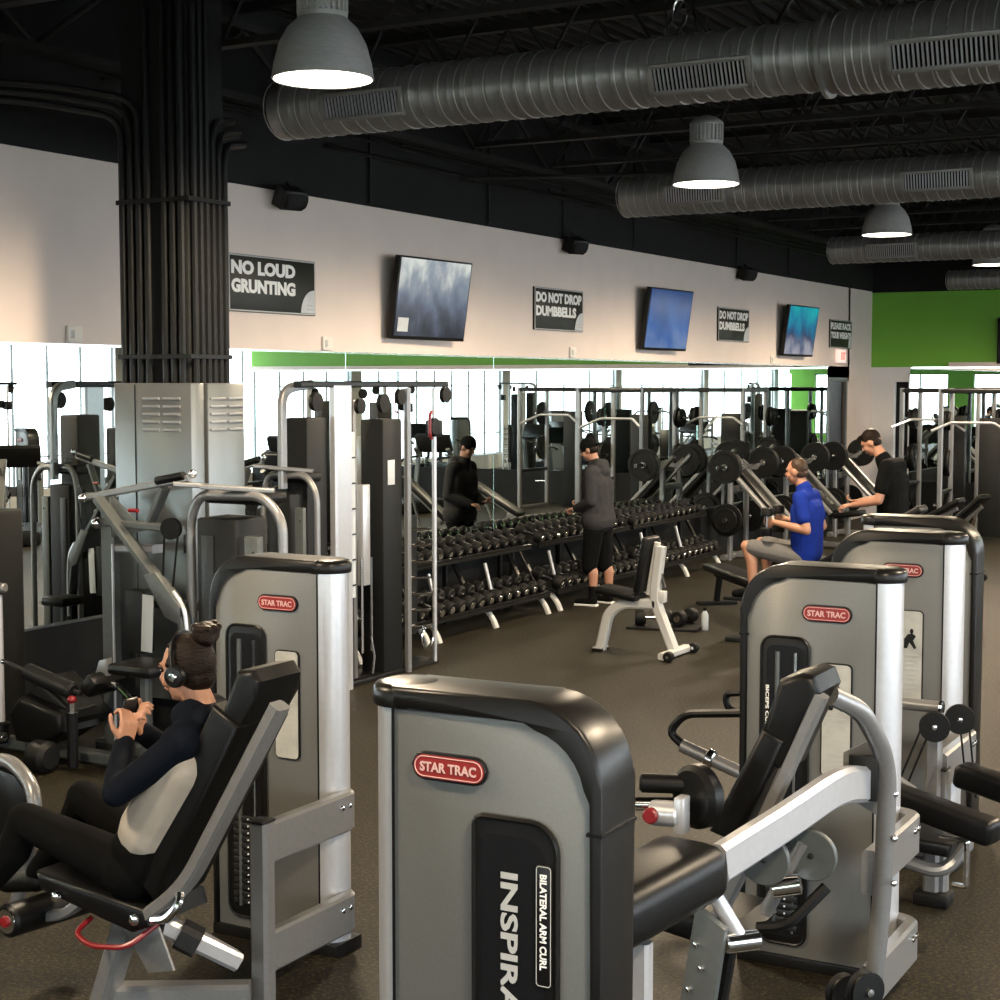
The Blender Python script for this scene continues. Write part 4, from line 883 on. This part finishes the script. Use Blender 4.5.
for loc, lb in ols:
    if ol is None: ol = olympic(lb, loc)
    else: dup(ol, loc, 0, lb)
    for s in (-1, 1):
        nm = ('first', 'second', 'third')[q]; sd = 'near' if s < 0 else 'far'
        plate((loc[0] - .35, loc[1] + s * .42, .55), (0, 1, 0), .22, .04, 'large black weight plate on the %s side peg of the %s incline press bench' % (sd, nm), 'plates on the incline press benches')
        plate((loc[0] - .35, loc[1] + s * .48, .55), (0, 1, 0), .17, .035, 'smaller black weight plate on the %s side peg of the %s incline press bench' % (sd, nm), 'plates on the incline press benches')
    tb = thing('barbell', ('loaded barbell resting on the first incline press bench', 'loaded barbell resting on the second incline press bench', 'loaded barbell resting on the third incline press bench')[q], 'barbell', (loc[0] - .26, loc[1], 1.275)); nm = ('first', 'second', 'third')[q]; q += 1
    build('bar_shaft', M().cyl((0, -1.0, 0), (0, 1.0, 0), .014), chrome, tb)
    for s in (-1, 1): build('bar_sleeve', M().cyl((0, s * .66, 0), (0, s * 1.0, 0), .025), chrome, tb)
    for s in (-1, 1):
        for r, dd in ((.22, .70), (.22, .75)): plate((loc[0] - .26, loc[1] + s * dd, 1.275), (0, 1, 0), r, .045, '%s black weight plate on the %s end of the %s bench barbell' % ('inner' if dd < .72 else 'outer', 'near' if s < 0 else 'far', nm), 'plates on the barbells')
# ------------------------------------------------------------------ racks and towers at the far end and across the room
def power_rack(label, loc, rz=0, h=2.3, w=1.2, d=1.1):
    t = thing('power_rack', label, 'rack', loc, rz)
    for sx in (-1, 1):
        for sy in (-1, 1):
            build('post', M().bar([(sx * w / 2, sy * d / 2, 0), (sx * w / 2, sy * d / 2, h)], .07, .07, (1, 0, 0)), silver, t)
    for sx in (-1, 1):
        for zz in (h - .04, .06): build('side_rail', M().bar([(sx * w / 2, -d / 2, zz), (sx * w / 2, d / 2, zz)], .07, .07), silver, t)
        build('safety_arm', M().bar([(sx * w / 2, -d / 2, .75), (sx * w / 2, d / 2, .75)], .05, .06), trimb, t)
    for sy in (-1, 1): build('top_beam', M().bar([(-w / 2, sy * d / 2, h - .04), (w / 2, sy * d / 2, h - .04)], .07, .07), shroud, t)
    build('chin_bar', M().tube(bend([(-w / 2 - .1, -d / 2 - .25, h - .62), (-w / 2 + .15, -d / 2 - .05, h - .5), (w / 2 - .45, -d / 2 - .05, h - .5), (w / 2 - .15, -d / 2 - .25, h - .66)], .05), .02, 8), bright, t)
    for sx in (-1, 1):
        for zz in (.5, 1.15, 1.8): build('plate_peg', M().cyl((sx * (w / 2 + .03), d / 2, zz), (sx * (w / 2 + .25), d / 2, zz), .024), chrome, t)
    build('centre_shroud', M().box((0, d / 2 - .08, .95), (.34, .14, 1.8), bev=.01), shroud, t)
    return t
pr = power_rack('silver power rack with an angled chin bar before the end wall, left of the other', (-6.45, 26.3, 0))
dup(pr, (-5.45, 24.6, 0), .1, 'power rack cut off by the right picture edge, before the end wall')
for (x, y) in ((-6.45, 26.3), (-5.45, 24.6)):
    for sx in (-1, 1):
        for zz, r in ((.5, .225), (1.15, .225), (1.8, .17)):
            for k in range(2): plate((x + sx * (.68 + .07 * k), y + .55, zz), (1, 0, 0), r - .02 * k, .05, '%s black weight plate on the %s peg, %s side, of the %s power rack' % (('inner', 'outer')[k], 'low' if zz < 1 else 'middle' if zz < 1.5 else 'top', 'mirror' if sx < 0 else 'room', 'left' if x < -6 else 'edge'), 'plates on the power racks')
def cardio(label, loc, rz, group=None):
    t = thing('treadmill', label, 'treadmill', loc, rz, group)
    build('deck', M().box((0, 0, .12), (1.7, .75, .2), bev=.03), shroud, t); build('belt', M().box((-.1, 0, .225), (1.45, .5, .012)), rubber, t)
    for s in (-1, 1):
        build('mast', M().bar(bend(xz([(.68, .2), (.80, 1.05), (.70, 1.15)], s * .36), .1), .06, .09, (0, 1, 0)), greyp, t)
        build('handrail', M().bar(bend(xz([(.78, 1.0), (.35, .98), (.2, .92)], s * .36), .1), .04, .05, (0, 1, 0)), trimb, t)
    build('console', M().box((.78, 0, 1.25), (.12, .75, .35), Matrix.Rotation(-.4, 3, 'Y'), bev=.03), trimb, t); build('console_screen', M().box((.715, 0, 1.27), (.01, .4, .24), Matrix.Rotation(-.4, 3, 'Y')), steel, t)
    return t
lbg = 'weight machine across the gym seen only in the mirror'
spots = [(-3.0, 27.0, 0, 0), (-3.2, 20.2, .3, 1), (3.9, 19.0, .1, 1)]
rk = None
for i, (x, y, a, k) in enumerate(spots):
    if k == 0: dup(pr, (x, y, 0), a, 'silver power rack across the gym, seen in the wall mirror', 'power racks across the gym'); 
    else: dup(CS, (x, y, 0), a, 'cable station across the gym, seen in the wall mirror', 'cable stations across the gym')
    if k == 0:
        for sx in (-1, 1):
            for zz in (1.15, 1.8):
                v = Matrix.Rotation(a, 3, 'Z') @ V((sx * .70, .55, 0)); ax = Matrix.Rotation(a, 3, 'Z') @ V((1, 0, 0))
                plate((x + v.x, y + v.y, zz), ax, .225, .05, 'black weight plate on a power rack across the gym', 'plates across the gym')
cd = None
for i, (x, y) in enumerate([(4.2, 11.3), (4.0, 14.2), (4.2, 17.2), (1.6, 14.6), (1.4, 17.6), (1.3, 20.6), (-.9, 17.4), (.8, 23.0), (-.8, 25.2), (-3.0, 17.4), (3.8, 23.9)]):
    if cd is None: cd = cardio('treadmill across the gym, seen in the wall mirror', (x, y, 0), .2 * i, 'treadmills across the gym')
    else: dup(cd, (x, y, 0), .2 * i, 'treadmill across the gym, seen in the wall mirror', 'treadmills across the gym')
for i, (x, y) in enumerate([(2.0, 11.4), (-.6, 19.8), (1.3, 9.0), (-1.0, 14.6)]): dup(ol, (x, y, 0), 1.0 + i, 'incline press bench across the gym, seen in the wall mirror', 'press benches across the gym')
for i, (x, y, a) in enumerate([(2.9, 19.2, .4), (2.6, 12.9, 2.0), (-.9, 12.4, 1.0), (2.7, 15.9, .1), (1.0, 27.4, 1.6)]):
    dup(third, (x, y, 0), a, 'grey weight tower machine across the gym, seen in the wall mirror', 'weight tower machines across the gym')
# ------------------------------------------------------------------ people
def remesh(o, vox, it=3):
    r = o.modifiers.new('remesh', 'REMESH'); r.mode = 'VOXEL'; r.voxel_size = vox; r.use_smooth_shade = True
    s = o.modifiers.new('smooth', 'SMOOTH'); s.factor = .5; s.iterations = it if o.name.startswith(('body', 'hair', 'cap')) else it + 5
    return o
def hand(m, wr, d, n, curl, side, k=1.0):
    """palm and five fingers: d = pointing direction, n = palm normal, side = towards the thumb"""
    d = V(d).normalized(); n = V(n).normalized(); sd = d.cross(n).normalized() * side; n = sd.cross(d).normalized() * side if side else n
    p0 = V(wr)
    for q in (-1, -.33, .33, 1): m.cap(p0 + d * .012 + sd * .020 * q * k, p0 + d * .085 * k + sd * .030 * q * k, .013, .0115, 10)
    for q, L in ((1, .92), (.33, 1.0), (-.33, .95), (-1, .75)):
        b = p0 + d * .085 * k + sd * .030 * q * k; dd = d
        for j, (l, r) in enumerate(((.042, .0092), (.028, .0084), (.020, .0075))):
            dd = (Quaternion(sd, curl * (.7 + .35 * j)) @ dd).normalized()
            e = b + dd * l * L * k; m.cap(b, e, r + .0006, r, 8); b = e
    b = p0 + d * .025 + sd * .026 * k; dd = (d * .65 + sd * .75 + n * .15).normalized()
    for l, r in ((.040, .0115), (.030, .0095), (.022, .0085)):
        e = b + dd * l * k; m.cap(b, e, r + .0008, r, 8); b = e; dd = (dd + d * .45 - sd * .10).normalized()
def person(label, loc, J, vox=.009, scale=1.0, curl=.5, hands=None, skinm=None, tors=.112, arms=1.0, head_r=1.0, legs_skin=True):
    """J holds joints in world coordinates; returns the thing and helper matrices"""
    t = thing('person', label, 'person', loc); sk = skinm or skin
    m = M(); g = {k: V(v) for k, v in J.items() if k not in ('heading', 'nod')}
    Rh = Matrix.Rotation(math.radians(J['heading']), 3, 'Z') @ Matrix.Rotation(math.radians(J['nod']), 3, 'Y')
    H = lambda a, b, c: g['head'] + Rh @ (V((a, b, c)) * head_r)
    m.ell(H(-.008, 0, .018), (.094, .075, .100), Rh, 24); m.ell(H(.018, 0, -.045), (.066, .058, .070), Rh, 20); m.ell(H(.052, 0, -.088), (.026, .030, .022), Rh, 12)
    m.cap(H(.084, 0, .012), H(.104, 0, -.022), .009, .014, 10); m.ell(H(.084, 0, -.062), (.014, .024, .008), Rh, 10); m.ell(H(.082, 0, -.052), (.014, .022, .007), Rh, 10)
    m.cap(H(.084, -.035, .030), H(.084, .035, .030), .010, n=8)
    for s in (-1, 1):
        m.ell(H(-.004, s * .078, -.008), (.020, .009, .032), Rh, 12); m.ell(H(.060, s * .040, -.030), (.026, .022, .026), Rh, 10)
    m.cap(g['neck'], H(-.015, 0, -.06), .060 * arms ** .5, .052, 14)
    def torso(mm, ex):
        lat = (g['shl'] - g['shr']); wd = lat.length; lat.normalize()
        for s in (-1, -.7, -.35, 0, .35, .7, 1):
            mm.cap(g['pelvis'] + lat * s * .085, g['chest'] + lat * s * (wd / 2 - tors * .62), tors * .90 + ex, tors * (.98 if abs(s) < 1 else .86) + ex, 14)
        mm.cap(g['shl'] - lat * .02, g['shr'] + lat * .02, .058 * arms + ex, n=12); mm.cap(g['chest'], g['neck'], .085 + ex, .062 + ex, 12)
    torso(m, -.006)
    def arm(mm, s, ex, full=True):
        mm.cap(g['sh' + s], g['el' + s], .050 * arms + ex, .038 * arms + ex, 12)
        if full: mm.cap(g['el' + s], g['el' + s] * .6 + g['wr' + s] * .4, .037 * arms + ex, .038 * arms + ex, 12); mm.cap(g['el' + s] * .6 + g['wr' + s] * .4, g['wr' + s], .038 * arms + ex, .025 + ex, 12)
    def leg(mm, s, ex, to='ankle'):
        mm.cap(g['hip' + s], g['kn' + s], .088 + ex, .058 + ex, 14)
        if to == 'ankle':
            c = g['kn' + s] * .65 + g['an' + s] * .35 + (g.get('calf', V((0, 0, 0))))
            mm.cap(g['kn' + s], c, .055 + ex, .056 + ex, 12); mm.cap(c, g['an' + s], .056 + ex, .036 + ex, 12)
    for s in 'lr':
        arm(m, s, 0); leg(m, s, 0)
        m.cap(g['an' + s] - V((0, 0, .03)), g['to' + s], .040, .030, 12)
        hd = hands[s]; hand(m, g['wr' + s], hd[0], hd[1], curl, hd[2])
    remesh(build('body', m, sk, t, world=True, smooth=180), vox)
    for s in (-1, 1):
        e = build('eye', M().ell(H(.083, s * .031, .010), (.009, .011, .007), Rh, 10), eyem, t, world=True)
        build('eyebrow', M().cap(H(.091, s * .020, .032), H(.083, s * .046, .034), .004, n=6), hair, t, world=True)
    build('mouth', M().cap(H(.094, -.016, -.057), H(.094, .016, -.057), .0028, n=6), red if False else mouthm, t, world=True)
    return t, g, H, Rh, torso, arm, leg
mouthm = mat('lips', (.30, .10, .08), .5)
def cloth(name, m, mt, t, vox=.009, it=3): return remesh(build(name, m, mt, t, world=True, smooth=180), vox, it)
# --- woman on the left machine
J = dict(heading=189, nod=10, head=(-3.815, 4.50, 1.350), neck=(-3.735, 4.50, 1.19), chest=(-3.735, 4.50, 1.03), pelvis=(-3.955, 4.50, .645),
         shl=(-3.70, 4.345, 1.125), shr=(-3.71, 4.665, 1.125), ell=(-3.935, 4.255, .935), elr=(-3.98, 4.75, .90), wrl=(-4.045, 4.42, 1.06), wrr=(-4.085, 4.57, 1.075),
         hipl=(-4.01, 4.41, .605), hipr=(-4.01, 4.59, .605), knl=(-4.50, 4.37, .735), knr=(-4.47, 4.65, .765), anl=(-4.76, 4.37, .40), anr=(-4.74, 4.66, .42), tol=(-4.92, 4.37, .33), tor=(-4.91, 4.66, .35), calf=(.03, 0, -.01))
t, g, H, Rh, torso, arm, leg = person('person with a brown hair bun and headphones sitting back in the left machine, hands raised', (-3.97, 4.5, .56), J, .0055, curl=.75,
    hands={'l': ((.0, .35, 1), (-.9, .3, .1), 1), 'r': ((.15, -.55, .8), (-.9, -.2, -.2), -1)}, tors=.100, arms=.93)
m = M(); lat = V((0, 1, 0)); bt = g['pelvis'] * .70 + g['chest'] * .30 + V((-.035, 0, 0))
for k in (-1, -.4, .4, 1): m.cap(bt + lat * k * .080, g['chest'] + lat * k * .10, .120, .104, 14)
m.cap(g['shl'] + lat * .05, g['shr'] - lat * .05, .052); m.cap(g['chest'], g['neck'], .09, .060); cloth('jersey_body', m, cream, t, .008)
m = M()
for s in 'lr': arm(m, s, .017)
lat = V((0, 1, 0))
m.cap(g['shl'] + V((.0, .0, .0)), g['neck'] + V((0, -.03, -.02)), .068, .062); m.cap(g['shr'], g['neck'] + V((0, .03, -.02)), .068, .062)
m.cap(g['shl'] + V((-.02, 0, 0)), g['shl'] + V((-.09, .03, -.08)), .068, .06); m.cap(g['neck'] + V((-.02, -.07, .005)), g['neck'] + V((-.02, .07, .005)), .062)
m.cap(g['neck'] + V((.05, -.06, .0)), g['neck'] + V((.05, .06, .0)), .05)
cloth('jersey_sleeves', m, navy, t, .008)
m = M()
for s in 'lr': leg(m, s, .010)
m.cap(g['hipl'], g['hipr'], .112); m.cap(g['pelvis'] + V((-.01, -.08, .05)), g['pelvis'] + V((-.01, .08, .05)), .112)
for k in (-1, 0, 1): m.cap(g['pelvis'] + lat * k * .075, g['pelvis'] * .6 + g['chest'] * .4 + lat * k * .075 + V((-.01, 0, 0)), .112, .100)
cloth('leggings', m, leggings, t, .008)
for s in 'lr':
    m = M(); m.cap(g['an' + s] - V((0, 0, .03)), g['to' + s], .050, .040); cloth('shoe', m, rubber, t, .008)
m = M(); m.ell(H(-.024, 0, .024), (.094, .082, .106), Rh, 24); m.ell(H(-.045, 0, -.035), (.062, .070, .055), Rh, 16)
rb = random.Random(3)
for k in range(40):
    a = rb.uniform(-1.2, 1.2); z0 = rb.uniform(-.06, .07)
    m.cap(H(.03 - abs(z0) * .2, .078 * math.sin(a) * 1.02, z0 + .03), H(-.09, .03 * math.sin(a), .085), .010, .008, 6)
m.ell(H(-.104, 0, .118), (.050, .056, .046), Rh, 16)
for k in range(10):
    a = k * .63; m.cap(H(-.104 + .03 * math.cos(a), .04 * math.sin(a), .118 + .028 * math.sin(a * 2)), H(-.112 + .042 * math.cos(a + .9), .045 * math.sin(a + .9), .135), .019, .013, 8)
cloth('hair', m, hair, t, .005, 1)
m = M(); m.tube([g['wrl'] * .88 + g['ell'] * .12 + V((.03 * math.cos(a), .03 * math.sin(a), .004 * math.cos(a))) for a in [k * PI / 8 for k in range(16)]], .006, 6, closed=True); build('bracelet', m, leggings, t, world=True)
hp = thing('headphones', 'black over-ear headphones worn by the person with the hair bun', 'headphones', tuple(g['head']))
for s in (-1, 1):
    c = H(-.005, s * .088, -.012); ax = Rh @ V((0, s, 0))
    build('ear_cup', M().lathe([(.036, -.014), (.041, -.008), (.041, .010), (.034, .020), (.012, .024)], c, ax, 22), trimb, hp, world=True)
    build('cup_trim', M().lathe([(.020, .020), (.014, .028), (.004, .029)], c, ax, 14), chrome, hp, world=True)
build('headband', M().bar([H(-.002, .100 * math.sin(a), .018 + .118 * math.cos(a)) for a in [-1.6 + k * .2 for k in range(17)]], .016, .010, tuple(Rh @ V((1, 0, 0)))), trimb, hp, world=True)
ph = thing('phone', 'small dark phone held between the raised hands', 'phone', tuple(g['wrl']))
build('phone_body', M().box((-4.10, 4.50, 1.155), (.012, .07, .13), Matrix.Rotation(.3, 3, 'Y'), bev=.004), trimb, ph, world=True)
build('phone_screen', M().box((-4.0925, 4.50, 1.1575), (.001, .062, .115), Matrix.Rotation(.3, 3, 'Y')), steel, ph, world=True)
# --- man in the grey hoodie at the racks
x0, y0 = -7.56, 15.62
def sh(d, x, y, k=1.0): return {a: (v if a in ('heading', 'nod', 'calf') else (v[0] * k + x, v[1] * k + y, v[2] * k if v[2] > .2 else v[2])) for a, v in d.items()}
J = sh(dict(heading=190, nod=24, head=(-.08, -.01, 1.665), neck=(-.01, 0, 1.50), chest=(.01, 0, 1.30), pelvis=(.03, 0, .96), shl=(.02, -.19, 1.43), shr=(.0, .19, 1.43), ell=(.05, -.23, 1.13), elr=(.0, .24, 1.13),
        wrl=(-.17, -.12, 1.04), wrr=(-.2, .10, 1.06), hipl=(.03, -.10, .90), hipr=(.03, .10, .90), knl=(-.02, -.12, .49), knr=(.04, .13, .49), anl=(.03, -.13, .09), anr=(.09, .14, .09), tol=(-.14, -.15, .04), tor=(-.08, .16, .04), calf=(.03, 0, 0)), x0, y0)
t, g, H, Rh, torso, arm, leg = person('person in a black cap, grey hooded jacket and black shorts standing at the dumbbell racks', (x0, y0, 0), J, .009, curl=.9, hands={'l': ((-1, .3, -.1), (0, 0, -1), 1), 'r': ((-1, -.3, -.1), (0, 0, -1), -1)}, skinm=skin2, tors=.118)
m = M(); torso(m, .028)
for s in 'lr': arm(m, s, .024)
m.cap(g['pelvis'] + V((.0, -.10, -.04)), g['pelvis'] + V((.0, .10, -.04)), .150); m.cap(g['neck'] + V((.06, -.07, .01)), g['neck'] + V((.06, .07, .01)), .062); m.cap(g['neck'] + V((.09, -.03, -.06)), g['neck'] + V((.09, .03, -.06)), .07)
cloth('hooded_jacket', m, greyf, t, .010)
m = M()
for s in 'lr': m.cap(g['hip' + s], g['kn' + s] - V((0, 0, .07)), .118, .088)
m.cap(g['hipl'], g['hipr'], .125); cloth('shorts', m, blackf, t, .010)
for s in 'lr':
    a = g['an' + s]; to = g['to' + s]; m = M(); m.cap(a + V((0, 0, .0)), a - V((0, 0, .03)), .048); m.cap(V((a.x, a.y, .05)), V((to.x, to.y, .04)), .048, .036); cloth('shoe', m, blackf, t, .009)
    m = M(); m.bar([(a.x + .05, a.y, .012), (to.x - .03, to.y, .012)], .085, .022); build('shoe_sole', m, shoew, t, world=True)
    m = M(); m.cap(V((a.x, a.y, .1)), V((a.x, a.y, .2)), .042, .048); cloth('sock', m, blackf, t, .009)
m = M(); m.ell(H(-.008, 0, .040), (.100, .084, .096), Rh, 20); m.prism([(.0, -.06), (.07, -.045), (.085, 0), (.07, .045), (0, .06)], H(-.16, 0, .02), Rh @ V((1, 0, .15)), Rh @ V((0, 1, 0)), Rh @ V((0, 0, .012)), .003)
cloth('cap', m, blackf, t, .007, 1)
m = M(); m.ell(H(-.03, 0, -.01), (.075, .080, .06), Rh, 16); cloth('hair', m, hair, t, .008, 1)
# --- seated man in blue
J = dict(heading=178, nod=6, head=(-4.845, 14.2, 1.575), neck=(-4.775, 14.2, 1.425), chest=(-4.74, 14.2, 1.22), pelvis=(-4.74, 14.2, .84), shl=(-4.75, 14.01, 1.345), shr=(-4.75, 14.39, 1.345), ell=(-4.66, 13.95, 1.06), elr=(-4.68, 14.46, 1.06),
         wrl=(-4.98, 14.0, 1.12), wrr=(-5.0, 14.38, 1.12), hipl=(-4.78, 14.10, .80), hipr=(-4.78, 14.30, .80), knl=(-5.25, 14.02, .885), knr=(-5.25, 14.40, .885), anl=(-5.19, 14.02, .50), anr=(-5.19, 14.42, .50), tol=(-5.36, 14.02, .445), tor=(-5.36, 14.43, .445), calf=(.03, 0, 0))
t, g, H, Rh, torso, arm, leg = person('seated person in a royal blue T-shirt and grey shorts, seen from the side', (-4.74, 14.2, .73), J, .008, curl=1.1, hands={'l': ((-1, .1, .05), (0, 1, 0), 1), 'r': ((-1, -.1, .05), (0, -1, 0), -1)}, tors=.118, arms=1.08)
m = M(); torso(m, .014)
for s in 'lr': m.cap(g['sh' + s], g['sh' + s] * .35 + g['el' + s] * .65, .068, .064)
cloth('t_shirt', m, bluef, t, .009)
m = M()
for s in 'lr': m.cap(g['hip' + s], g['hip' + s] * .12 + g['kn' + s] * .88, .104, .080)
m.cap(g['hipl'], g['hipr'], .112); cloth('shorts', m, shortsg, t, .009)
for s in 'lr':
    a = g['an' + s]; to = g['to' + s]; m = M(); m.cap(a - V((0, 0, .03)), to, .046, .036); cloth('shoe', m, blackf, t, .009)
m = M(); m.ell(H(-.020, 0, .034), (.088, .077, .092), Rh, 20); m.ell(H(-.035, 0, -.02), (.060, .071, .055), Rh, 16); cloth('hair', m, hair2, t, .007, 1)
for s, wy in (('l', 14.0), ('r', 14.38)):
    o = dup(db, tuple(g['wr' + s] + V((-.075, 0, -.0))), 0, 'black dumbbell held up on end in the %s hand of the seated person' % ('near' if s == 'l' else 'far')); o.rotation_euler = (0, PI / 2, 0); o.scale = (.8, .8, .8)
# --- standing man in black
x0, y0 = -4.23, 15.05
J = sh(dict(heading=183, nod=32, head=(-.17, 0, 1.765), neck=(-.06, 0, 1.62), chest=(.03, 0, 1.42), pelvis=(.04, 0, 1.02), shl=(.03, -.20, 1.555), shr=(.03, .20, 1.555), ell=(-.02, -.26, 1.255), elr=(-.06, .26, 1.25), wrl=(-.29, -.20, 1.20), wrr=(-.31, .14, 1.22),
        hipl=(.04, -.10, .95), hipr=(.04, .10, .95), knl=(.0, -.12, .52), knr=(.04, .12, .52), anl=(.05, -.13, .09), anr=(.07, .13, .09), tol=(-.13, -.15, .04), tor=(-.11, .15, .04), calf=(.03, 0, 0)), x0, y0, 1.03)
t, g, H, Rh, torso, arm, leg = person('standing person in a black T-shirt looking down at their hands, behind the inclined bench', (x0, y0, 0), J, .008, curl=.8, hands={'l': ((-1, .15, -.1), (0, .2, -1), 1), 'r': ((-1, -.15, -.1), (0, -.2, -1), -1)}, tors=.120, arms=1.1)
m = M(); torso(m, .016)
for s in 'lr': m.cap(g['sh' + s], g['sh' + s] * .35 + g['el' + s] * .65, .072, .068)
m.cap(g['pelvis'] + V((0, -.09, -.08)), g['pelvis'] + V((0, .09, -.08)), .125)
cloth('t_shirt', m, blackf, t, .009)
m = M()
for s in 'lr': m.cap(g['hip' + s], g['kn' + s] - V((0, 0, .03)), .112, .085)
m.cap(g['hipl'], g['hipr'], .12); cloth('shorts', m, blackf, t, .009)
for s in 'lr':
    a = g['an' + s]; to = g['to' + s]; m = M(); m.cap(a - V((0, 0, .02)), to, .046, .036); cloth('shoe', m, blackf, t, .009)
m = M(); m.ell(H(-.016, 0, .040), (.094, .080, .094), Rh, 20); m.ell(H(-.035, 0, -.015), (.060, .073, .055), Rh, 16)
for k in range(14): m.cap(H(.05, -.05 + k * .0075, .10), H(.085, -.045 + k * .007, .085 + .008 * (k % 3)), .014, .009, 6)
cloth('hair', m, hair, t, .007, 1)
